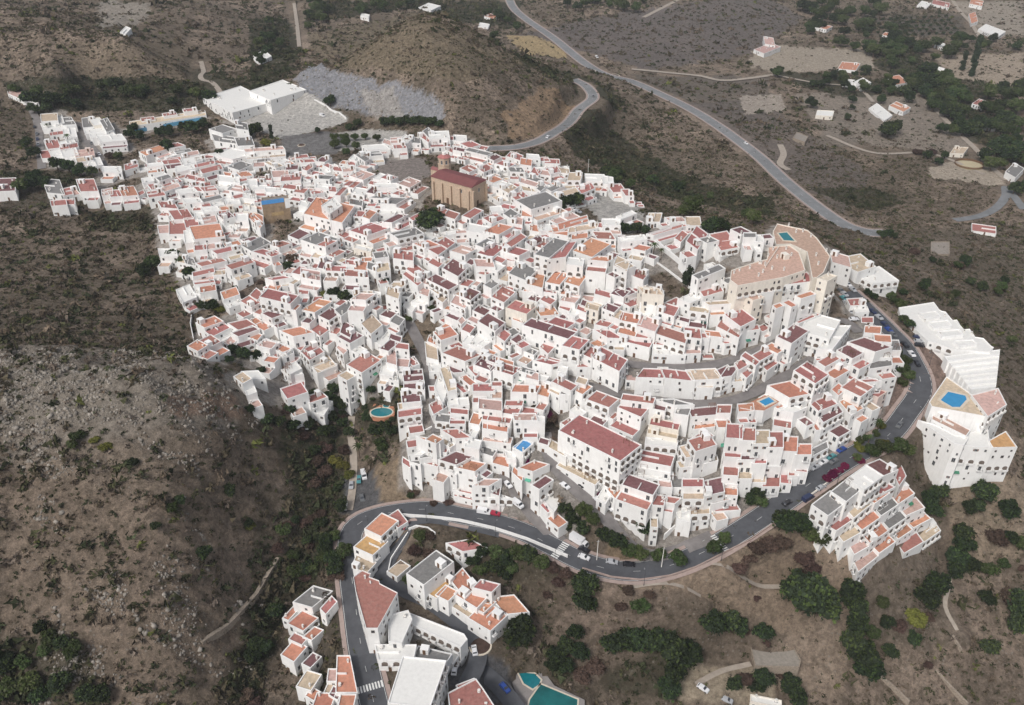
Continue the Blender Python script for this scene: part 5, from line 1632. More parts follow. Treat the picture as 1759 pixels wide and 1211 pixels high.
# ---------------- blue topped bare party wall ----------------
pts=T(420,250,8.775,250,835,662,780,652,745,258,785);P,z=poly_world(pts,13)
org=(P[0][0],P[0][1],float(Hs(*P[0])));pw=empty('derelict_house',org);tag(pw,'derelict house end wall in bare brown render with bright blue painted band along its top','derelict house')
em=emitter_parts(pw,org);volume(em,P,z,'g',BROWNW,False,plain=True)
a=np.array(P[0]);b=np.array(P[1]);d=(b-a);Lw=np.linalg.norm(d);d/=Lw;nr=np.array([d[1],-d[0]])
if nr@a>0:nr=-nr
def strip(nm,u0,u1,z0,z1,m):
    p0=a+d*u0*Lw+nr*.06;p1=a+d*u1*Lw+nr*.06;p2=a+d*u1*Lw;p3=a+d*u0*Lw
    meshobj(nm,rel([(*p0,z0),(*p1,z0),(*p2,z0),(*p3,z0),(*p0,z1),(*p1,z1),(*p2,z1),(*p3,z1)],org),[(0,1,5,4),(1,2,6,5),(3,0,4,7),(4,5,6,7),(0,3,2,1)],[m],None,pw)
strip('blue_band',0,.82,z-2.3,z+.02,mat('blue_paint_band',(.10,.33,.70),noise=.1))
strip('white_panel',.84,1,z-6,z-.4,WHITE)
strip('inner_wall_remains',.3,.75,z-9.5,z-7.5,mat('ochre_plaster',(.42,.30,.16),noise=.35,scale=.4))
# ---------------- pools ----------------
def pool(pts,z,water,label,cop=.7,deck=None):
    c=(sum(p[0] for p in pts)/len(pts),sum(p[1] for p in pts)/len(pts))
    if z is None:
        x,y=ground(*c);z=max(float(Hs(*atz(p[0],p[1],float(Hs(x,y))))) for p in pts)+.12
    P=ccw([tuple(map(float,atz(p[0],p[1],z))) for p in pts]);x=sum(p[0] for p in P)/len(P);y=sum(p[1] for p in P)/len(P)
    org=(x,y,z);r=empty('swimming_pool',org);O=inset(P,-cop);n_=len(P)
    meshobj('pool_water',rel([(*p,z+.10) for p in P],org),[tuple(range(n_))],[water],None,r)
    V=[(*p,z+.10) for p in P]+[(*p,z+.22) for p in P]+[(*p,z+.22) for p in O]+[(*p,z-.9) for p in O]
    Fc=[]
    for i in range(n_):
        j=(i+1)%n_;Fc+=[(j,i,n_+i,n_+j),(n_+j,n_+i,2*n_+i,2*n_+j),(2*n_+j,2*n_+i,3*n_+i,3*n_+j)]
    meshobj('pool_coping',rel(V,org),Fc,[COPE],None,r);tag(r,label,'swimming pool','swimming pools');return r,z
def ell(cx_,cy_,a,b,n_=20,r=0): return [(cx_+a*math.cos(t)*math.cos(r)-b*math.sin(t)*math.sin(r),cy_+a*math.cos(t)*math.sin(r)+b*math.sin(t)*math.cos(r)) for t in [2*math.pi*k/n_ for k in range(n_)]]
def slab(pts,dz,m,name='terrace_slab',kind='structure',dep=2.0,side=None):
    x,y=ground(sum(p[0] for p in pts)/len(pts),sum(p[1] for p in pts)/len(pts));z=float(Hs(x,y))+dz
    P=ccw([tuple(map(float,atz(p[0],p[1],z))) for p in pts]);n_=len(P)
    o=meshobj(name,[(*p,z) for p in P]+[(*p,z-dep) for p in P],[tuple(range(n_))]+[((i+1)%n_,i,n_+i,n_+(i+1)%n_) for i in range(n_)],[m,side or m],[0]+[1]*n_);o['kind']=kind;return z
zk=slab([(635,706),(645,690),(660,686),(676,688),(680,700),(677,713),(660,719),(640,716)],.7,DECK,'pool_terrace')
pool(ell(655.5,708.5,18.5,7.5,22,-.04),zk,WATER,'kidney-shaped turquoise pool on a terracotta deck beside the steep street',.5)
pool(ell(663.5,697,5.5,3.4,14),zk+.02,WATER,'tiny round turquoise plunge pool touching the kidney-shaped pool',.3)
pool(T(1240,370,7.995,775,250,890,235,1000,355,850,345),DECKZ,WATER,'turquoise four-sided pool on the roof deck of the hilltop hotel')
zb_=slab(T(1240,620,7.995,250,640,480,520,640,470,790,560,580,680,420,670),3.2,ROOF['o'],'pool_terrace','structure',6,WHITE)
pool(T(1240,620,7.995,510,560,595,620,725,560,645,500),zb_,WATERB,'diamond-shaped bright blue pool on an orange terrace below the lower curved street')
pool(T(1580,660,7.57,270,210,370,100,590,150,610,200,520,300,420,300),HB[5],WATERB,'pale blue octagonal pool on the deck of the big white hotel',1.0)
zt_=slab(T(860,1110,3.257,80,140,250,150,300,220,470,300,470,340,120,340,60,200),1.3,mat('grey_pool_deck',(.26,.24,.23),noise=.15),'pool_terrace','structure',7)
pool(T(860,1110,3.257,98,145,190,155,225,190,215,215,180,240,130,210),zt_,WATER,'small five-sided turquoise pool at the bottom edge of the photo',.5)
pool(T(860,1110,3.257,225,215,430,300,425,360,150,360,165,300),zt_,WATERT,'large teal pool partly cut by the bottom edge of the photo',.5)
for px,py in T(1240,370,7.995,165,800,240,765,380,735,590,690,685,745,755,590,700,480,560,790,850,760,950,560,880,470,500,840):
    x,y=atz(px,py,67.5);inst('chimney',CHIM,root,(x-HA0[0],y-HA0[1],67.5-HA0[2]),.3,(1.1,1.1,1.1))
for px,py in T(1240,370,7.995,1015,240,915,150,1320,680,1220,300,1110,230,1430,500,1290,560):
    x,y=atz(px,py,66.5);inst('chimney',CHIM,root,(x-HA0[0],y-HA0[1],66.5-HA0[2]),.3,(1.1,1.1,1.1))
# ---------------- free walls ----------------
def wallrun(pts,h,m,label,cat='wall',th=.35,name='retaining_wall',step=4,lift=None):
    W=[]
    for i in range(len(pts)-1):
        a=np.array(ground(*pts[i]));b=np.array(ground(*pts[i+1]));k=max(1,int(np.linalg.norm(b-a)/step))
        for q in range(k): W.append(a+(b-a)*q/k)
    W.append(b);W=np.array(W);d=np.gradient(W,axis=0);d/=np.linalg.norm(d,axis=1)[:,None]+1e-9;nn=np.stack([-d[:,1],d[:,0]],1)*th/2
    z=Hs(W[:,0],W[:,1]);k=np.ones(3)/3;z=np.convolve(np.pad(z,1,'edge'),k,'valid') if len(z)>2 else z
    V=[];Fc=[]
    for i in range(len(W)):
        l=W[i]+nn[i];r=W[i]-nn[i];V+=[(*l,z[i]-1.2),(*r,z[i]-1.2),(*r,z[i]+h),(*l,z[i]+h)]
    for i in range(len(W)-1):
        a=4*i;Fc+=[(a+1,a+5,a+6,a+2),(a+4,a,a+3,a+7),(a+3,a+2,a+6,a+7)]
    Fc+=[(0,1,2,3),(a+5,a+4,a+7,a+6)]
    o=meshobj(name,V,Fc,[m]);tag(o,label,cat);return o
wallrun([(688,889),(740,891),(790,897),(850,911),(905,929),(955,950),(975,959)],1.7,WHITE,'long white parapet wall curving along the inside of the main road from the hairpin')
wallrun([(1000,978),(1050,993),(1100,998),(1150,991),(1195,976),(1240,953),(1290,928),(1340,893)],1.0,PAVE,'pinkish stone parapet along the outer edge of the lowest road bend')
wallrun([(478,962),(452,1005),(430,1040),(400,1068),(372,1092),(345,1103)],1.6,STONE,'broken dry stone wall climbing the brown slope left of the lower houses',th=1.4)
wallrun([(702,912),(690,935),(672,962),(668,982)],1.0,WHITE,'thin white kerb wall beside the side road left of the scrubby plot')
wallrun([(702,912),(715,905),(735,907),(748,918)],.9,WHITE,'short white wall rounding the top of the scrubby triangular plot')
wallrun([(1499,1150),(1530,1180),(1560,1211)],1.2,STONE,'straight grey stone terrace wall at lower right leading to the bottom edge',th=.8)
wallrun([(1608,1150),(1630,1180),(1660,1215)],1.2,STONE,'second stone terrace wall further right along the bottom edge',th=.8)
wallrun([(1635,1095),(1650,1120)],1.5,STONE,'short ruined stone wall above the terrace walls at lower right',th=.8)
wallrun([(1450,808),(1415,835),(1378,862)],.9,CREAM,'low cream wall behind the magenta hedge on the outer side of the bend')
wallrun([(700,760),(735,738),(742,735)],1.0,WHITE,'low white wall at the foot of the tall blank white house')
wallrun([(222,232),(260,223),(310,214),(350,207)],2.6,mat('school_blue_wall',(.12,.33,.50),noise=.25,scale=.15),'blue painted school wall below the long ochre roof')
wallrun([(1120,447),(1150,468),(1175,487),(1195,505),(1215,515)],1.0,WHITE,'white ramp wall descending right of the palms')
wallrun([(1115,410),(1140,432),(1165,452),(1190,472)],2.5,WHITE,'broad white wall beside the brown rock face below the hill plaza',th=.8)
wallrun([(330,545),(328,560),(333,585)],1.6,WHITE,'tall slim white boundary wall left of the orange-roofed house')
wallrun([(540,172),(560,182),(595,205)],1.2,WHITE,'low white wall on the quarry side of the gravel car park')
wallrun([(1140,927),(1162,902),(1180,890)],1.6,WHITE,'white curved garden wall at the corner house by the lowest street')
wallrun([(750,1100),(800,1118)],1.0,WHITE,'low white wall on the edge of the school yard')
# round horse pen
x,y=ground(1664,284);z=float(Hs(x,y))+.4;hp=empty('horse_pen',(x,y,z));tag(hp,'round fenced riding pen with pale sand by the far right track','riding pen')
V,Fc=cyl(28,10.2,10.2,-1,0);mb=MB();mb.add(V,Fc,mat('sand',(.46,.40,.27),noise=.1));mb.build('sand_floor',hp)
mb=MB()
for k in range(28):
    a=2*math.pi*k/28;b=2*math.pi*(k+1)/28
    for z0,z1 in ((.2,.9),(1.1,1.5)):
        V=[(10.4*math.cos(t),10.4*math.sin(t),q) for q in (z0,z1) for t in (a,b)]+[(10.6*math.cos(t),10.6*math.sin(t),q) for q in (z0,z1) for t in (a,b)]
        mb.add(V,[(0,1,3,2),(5,4,6,7),(2,3,7,6)],SHUT)
mb.build('pen_fence',hp)
def island(px,py,r,label,name='traffic_island',m=LEAFB):
    x,y=ground(px,py);z=float(Hs(x,y));o=empty(name,(x,y,z));tag(o,label,'traffic island')
    V,Fc=cyl(20,r,r,-.5,.4);mb=MB();mb.add(V,Fc,COPE);mb.build('kerb',o)
    V,Fc=cyl(20,r*.85,r*.6,.4,.75);mb=MB();mb.add(V,Fc,m);mb.build('planting',o)
island(1055,130,5.5,'round planted island of the highway roundabout');island(1016,122,4,'small triangular splitter island left of the roundabout')
island(518,250,2.6,'little round island in the grey square by the gravel car park');island(825,1110,4,'round planted island beside the schoolyard junction')
# ---------------- vehicles ----------------
def extr(prof,w0,w1,m,mb):
    n_=len(prof);V=[(p[0],-(w0 if p[1]<.95 else w1)/2,p[1]) for p in prof]+[(p[0],(w0 if p[1]<.95 else w1)/2,p[1]) for p in prof]
    mb.add(V,[tuple(range(n_)),tuple(range(n_,2*n_))[::-1]]+[((i+1)%n_,i,n_+i,n_+(i+1)%n_) for i in range(n_)],m)
CB={};
def carmeshes(col,kind):
    if (col,kind) in CB: return CB[(col,kind)]
    m=CARM[col];b=MB()
    if kind=='car':
        extr([(-2.15,.3),(-2.1,.85),(-1.7,.94),(1.0,.94),(2.0,.78),(2.15,.3)],1.76,1.76,m,b)
        extr([(-1.75,.94),(-1.35,1.42),(.25,1.45),(1.0,.94)],1.7,1.35,m,b)
        g=MB();extr([(-1.62,.955),(-1.3,1.36),(.2,1.39),(.88,.955)],1.73,1.4,GLASS,g)
        g2=MB();g2.add([(.32,-.62,1.42),(.32,.62,1.42),(1.02,.74,.98),(1.02,-.74,.98)],[(0,1,2,3)],GLASS);g2.add([(-1.42,-.6,1.38),(-1.42,.6,1.38),(-1.8,.72,.99),(-1.8,-.72,.99)],[(3,2,1,0)],GLASS)
        wx=(-1.35,1.35);ln=4.3
    else:
        extr([(-2.5,.35),(-2.5,2.0),(1.3,2.05),(1.9,1.3),(2.6,1.05),(2.65,.35)],1.95,1.85,m,b)
        g=MB();g.box(.5,-.99,1.25,1.3,.99,1.8,GLASS);g2=MB();g2.add([(1.36,-.8,2.02),(1.36,.8,2.02),(1.93,.85,1.33),(1.93,-.85,1.33)],[(0,1,2,3)],GLASS);wx=(-1.6,1.7)
    wh=MB();V,Fc=cyl(12,.33,.33,-.11,.11);wh.add([(v[0],v[2],v[1]) for v in V],Fc,TYRE);V,Fc=cyl(8,.18,.18,-.12,.12);wh.add([(v[0],v[2],v[1]) for v in V],Fc,METAL)
    CB[(col,kind)]=(b.mesh('body'),g.mesh('side_windows'),g2.mesh('windscreens'),wh.mesh('wheel'),wx);return CB[(col,kind)]
def car(px,py,dx,dy,col,kind='car'):
    x,y=ground(px,py);z=float(Hs(x,y));x2,y2=atz(px+dx,py+dy,z);x1,y1=atz(px,py,z);rz=math.atan2(y2-y1,x2-x1)
    zz=z+.06
    for i,(nm,wd,mk,o,zr_) in enumerate(roads):
        dd=((o-np.array([x,y]))**2).sum(1);k=int(np.argmin(dd))
        if dd[k]<(wd/2+2.2)**2:
            zz=zr_[k]+(.10 if dd[k]<(wd/2)**2 else .06)
            q=o[min(k+1,len(o)-1)]-o[max(k-1,0)];ra=math.atan2(q[1],q[0])
            df=(rz-ra+math.pi/2)%math.pi-math.pi/2
            if abs(df)<.7: rz-=df
            break
    B,Gm,G2,Wh,wx=carmeshes(col,kind);r=empty('car' if kind=='car' else 'van',(x,y,zz),rz);r['category']='car' if kind=='car' else 'van';r['group']='cars and vans on the streets'
    inst('body',B,r,(0,0,0));inst('side_windows',Gm,r,(0,0,0));inst('windscreens',G2,r,(0,0,0))
    for a in wx:
        for s_ in (-.82,.82): inst('wheel',Wh,r,(a,s_,.33))
    reg(r,px,py,(col+' '+('car' if kind=='car' else 'van'),''),'car:'+col+kind)
CARS='''604,836,25,45,silver 617,825,10,40,teal 625,818,8,30,white,v 622,857,5,20,grey 593,872,15,35,white 696,905,-3,10,red 831,882,10,2,white,v 850,885,10,2,red 872,834,10,14,white 889,870,12,14,white,v 970,836,8,14,white 997,834,14,9,black 1027,861,12,12,white 1045,875,12,12,white 1003,947,10,6,black 1003,960,12,7,white 1051,968,14,3,silver 1080,972,16,1,black 1414,797,-14,9,white 1427,788,-14,9,teal 1445,775,-14,8,blue 1387,859,14,1,dark blue,v 1544,733,-14,8,grey 1574,627,4,14,black 1565,611,6,12,white 1410,840,14,-8,silver 1449,515,8,10,teal 1452,522,6,8,silver 1456,529,6,8,white 1461,537,6,8,silver 1466,551,14,-1,white 1464,500,8,9,silver 1456,491,8,9,white 1444,502,8,9,grey 1450,508,8,9,silver 1498,537,8,8,dark blue 1509,548,8,9,silver 1519,560,8,9,dark blue 1526,569,8,9,blue 1533,577,8,9,grey 1553,596,8,9,black 1575,581,12,1,dark blue 1578,588,12,1,silver 1579,595,12,1,black 815,1120,4,-9,white 781,1152,2,-12,white 867,1184,8,12,blue 1207,1185,12,8,white 1248,1204,14,6,silver 1281,248,6,7,white 941,237,8,-3,white 1019,167,2,4,grey 1025,99,5,3,white,v 554,200,8,3,white,v 60,220,3,8,black 64,232,2,8,grey 65,241,2,8,dark blue 66,250,1,8,silver 68,260,0,8,grey 171,267,4,5,white 158,248,4,6,grey 137,222,3,6,black 1432,795,-14,9,grey 1352,866,14,-10,black 700,200,6,3,grey 1400,806,-12,8,silver 985,361,8,3,white 993,365,8,3,silver 975,357,8,3,grey'''
for s in CARS.split('\n'):
    toks=s.replace('dark blue','dark_blue').split()
    for t_ in toks:
        q=t_.split(',');car(*map(float,q[:4]),q[4].replace('_',' '),'van' if len(q)>5 else 'car')
# white box truck
x,y=ground(994,934);z=float(Hs(x,y))+.05;x2,y2=atz(1004,940,z);x1,y1=atz(994,934,z);tr=empty('box_truck',(x,y,z),math.atan2(y2-y1,x2-x1));tag(tr,'white box truck parked by the zebra crossing under the big trees','truck')
mb=MB();mb.box(-3.6,-1.2,.8,2.0,1.2,3.4,CARM['white']);mb.build('cargo_box',tr)
mb=MB();extr([(2.1,.5),(2.1,2.5),(3.3,2.4),(3.8,1.5),(3.85,.5)],2.2,2.1,CARM['white'],mb);mb.build('cab',tr)
mb=MB();mb.add([(3.34,-.9,2.35),(3.34,.9,2.35),(3.82,.95,1.55),(3.82,-.95,1.55)],[(0,1,2,3)],GLASS);mb.box(2.4,-1.12,1.5,3.2,1.12,2.2,GLASS);mb.build('windscreen',tr)
wh=MB();V,Fc=cyl(12,.45,.45,-.15,.15);wh.add([(v[0],v[2],v[1]) for v in V],Fc,TYRE);wm_=wh.mesh('wheel')
for a in (-2.6,2.9):
    for s_ in(-1,1):inst('wheel',wm_,tr,(a,s_,.45))
# ---------------- street lamps ----------------
mb=MB();V,Fc=cyl(8,.09,.06,0,6.5);mb.add(V,Fc,DARKM);V,Fc=cyl(8,.18,.14,0,.6);mb.add(V,Fc,DARKM);LP=mb.mesh('pole')
mb=MB();mb.box(0,-.04,6.4,1.5,.04,6.5,DARKM);LA=mb.mesh('arm')
mb=MB();mb.box(1.2,-.18,6.28,1.9,.18,6.42,METAL);LH=mb.mesh('lamp_head')
o=roads[0][3];zr_=roads[0][4];acc=0;cnt=0
for i in range(2,len(o)-2):
    acc+=np.linalg.norm(o[i]-o[i-1])
    if acc>26:
        acc=0;d=o[i+1]-o[i-1];d/=np.linalg.norm(d);nr=np.array([d[1],-d[0]]);p=o[i]+nr*6.2
        r=empty('street_lamp',(p[0],p[1],zr_[i]),math.atan2(-nr[1],-nr[0]));r['category']='street lamp';r['group']='street lamps along the main road'
        inst('pole',LP,r,(0,0,0));inst('arm',LA,r,(0,0,0));inst('lamp_head',LH,r,(0,0,0));q=proj(p[0],p[1],zr_[i]+5);reg(r,float(q[0]),float(q[1]),('slim dark street lamp',''),'lamp')
for px,py in ((1025,963),(1136,975),(1106,462),(1040,603),(1010,300)):
    x,y=ground(px,py);z=float(Hs(x,y));r=empty('utility_pole',(x,y,z));r['category']='pole';r['group']='tall pale poles';mb=MB();V,Fc=cyl(8,.16,.1,0,10);mb.add(V,Fc,CLAY);mb.build('pole',r);mb=MB();mb.box(-.6,-.06,9.3,.6,.06,9.5,METAL);mb.build('crossbar',r);reg(r,px,py-10,('tall pale pole',''),'pole')
# ---------------- trees ----------------
def ico():
    t=(1+5**.5)/2;V=np.array([(-1,t,0),(1,t,0),(-1,-t,0),(1,-t,0),(0,-1,t),(0,1,t),(0,-1,-t),(0,1,-t),(t,0,-1),(t,0,1),(-t,0,-1),(-t,0,1)],float);V/=np.linalg.norm(V[0])
    Fc=[(0,11,5),(0,5,1),(0,1,7),(0,7,10),(0,10,11),(1,5,9),(5,11,4),(11,10,2),(10,7,6),(7,1,8),(3,9,4),(3,4,2),(3,2,6),(3,6,8),(3,8,9),(4,9,5),(2,4,11),(6,2,10),(8,6,7),(9,8,1)]
    return V,Fc
IV,IF=ico()
def sub(V,Fc):
    V=[tuple(v) for v in V];c={};out=[]
    def mid(a,b):
        k=(min(a,b),max(a,b))
        if k not in c:
            m=(np.array(V[a])+V[b])/2;m/=np.linalg.norm(m);c[k]=len(V);V.append(tuple(m))
        return c[k]
    for a,b,d in Fc:
        x,y,z=mid(a,b),mid(b,d),mid(d,a);out+=[(a,x,z),(b,y,x),(d,z,y),(x,y,z)]
    return np.array(V),out
SV,SF=sub(IV,IF)
def crown(seed,m,flat=.75,nl=13,leaves=1150,spread=.62,m2=None):
    r=np.random.default_rng(seed);mb=MB()
    cs=[]
    for k in range(nl):
        a=r.uniform(0,2*math.pi);q=spread*math.sqrt(r.uniform(0,1));c=np.array([q*math.cos(a),q*math.sin(a),1.0+r.uniform(-.35,.45)*flat]);s=r.uniform(.28,.46)
        cs.append((c,s));v=SV*s*.82*(1+r.uniform(-.25,.25,(len(SV),1)))*np.array([1,1,.85])+c;mb.add([tuple(t_) for t_ in v],SF,m)
    for k in range(leaves):
        c,s=cs[r.integers(nl)];d=r.normal(size=3);d/=np.linalg.norm(d)
        if d[2]<-.5: d[2]*=-1
        p=c+d*s*r.uniform(.9,1.28)*np.array([1,1,.85]);a=r.normal(size=3);b=r.normal(size=3);w_=r.uniform(.055,.135)
        a=a/np.linalg.norm(a)*w_;b=b/np.linalg.norm(b)*w_;mb.add([tuple(p-a),tuple(p+b),tuple(p+a),tuple(p-b)],[(0,1,2,3)],m2 if (m2 and r.uniform()<.4) else m)
    return mb.mesh('crown')
LEAFL=mat('foliage_light',(.075,.085,.045),rough=.9,noise=.45,scale=.9,var=.3,spec=.1)
CR={'o':[crown(s,LEAFD,m2=LEAFG) for s in (1,2,3,4)],'g':[crown(s,LEAFG,m2=LEAFL) for s in (5,6,7)],'y':[crown(s,LEAFY,.6) for s in (8,9)],'p':[crown(s,LEAFP,.6) for s in (10,11)],'b':[crown(s,LEAFB,.6) for s in (12,13)],'n':[crown(s,LEAFD,1.6,12,700,.42) for s in (14,15)],'c':[crown(16,LEAFD,2.6,14,600,.2)]}
mb=MB();V,Fc=cyl(7,.085,.05,0,1.0);mb.add(V,Fc,BARK)
for k in range(4):
    a=k*1.6;mb.add([(0,0,.5),(.05,0,.55),(.45*math.cos(a),.45*math.sin(a),1.05),(.43*math.cos(a),.43*math.sin(a),1.08)],[(0,1,2,3)],BARK)
TRK=mb.mesh('trunk')
mb=MB()
for k in range(17):
    a=2*math.pi*k/17;up=.35 if k%2 else .1;pr=None
    for q in range(6):
        t_=q/5;rr=1.0*t_;zz=1+up*math.sin(t_*2.2)-.45*t_*t_;wd=.11*(1-t_)+.015
        L_=[(rr*math.cos(a)-wd*math.sin(a),rr*math.sin(a)+wd*math.cos(a),zz),(rr*math.cos(a)+wd*math.sin(a),rr*math.sin(a)-wd*math.cos(a),zz)]
        if pr: mb.add(pr+L_[::-1],[(0,1,2,3)],LEAFG)
        pr=L_
PALM=mb.mesh('fronds')
mb=MB();V,Fc=cyl(8,.09,.07,0,1.0);mb.add(V,Fc,BARK);PTR=mb.mesh('trunk')
TN={'o':('olive_tree','dark round tree'),'g':('broadleaf_tree','mid-green tree'),'y':('shrub','yellow-green shrub'),'p':('bougainvillea','purple bougainvillea'),'b':('shrub','brown dry shrub'),'n':('pine_tree','dark conifer'),'c':('cypress_tree','slim dark cypress'),'l':('palm_tree','palm tree'),'e':('evergreen_tree','dense evergreen tree'),'f':('fruit_tree','small orchard tree')}
CR['e']=CR['o']+CR['g'];CR['f']=CR['o']
TPOS=[]
def tree(px,py,rp,k='o',hs=1.0):
    x,y=ground(px,py+rp*.35);z=float(Hs(x,y));D=math.sqrt(x*x+y*y+(CAMZ-z)**2);r=rp*D/F
    nm,ds=TN[k];t_=empty(nm,(x,y,z-.1),rnd.uniform(0,6.28));t_['category']='tree' if k in 'ognecfl' else 'shrub';t_['group']=ds.split(' ',1)[-1]+'s among the houses and slopes'
    TPOS.append((x,y,r))
    if k=='l':
        h=r*2.3;inst('trunk',PTR,t_,(0,0,0),0,(r*1.1,r*1.1,h));inst('fronds',PALM,t_,(0,0,h-r),0,(r,r,r));
    else:
        low=.75 if k in 'ypb' else 1
        inst('trunk',TRK,t_,(0,0,0),0,(r,r,r*hs*low));inst('crown',rnd.choice(CR[k]),t_,(0,0,-.25*r if k in'ypb' else 0),rnd.uniform(0,6),(r*1.05,r*1.05,r*hs*low))
    reg(t_,px,py,(ds,''),'tree:'+k)
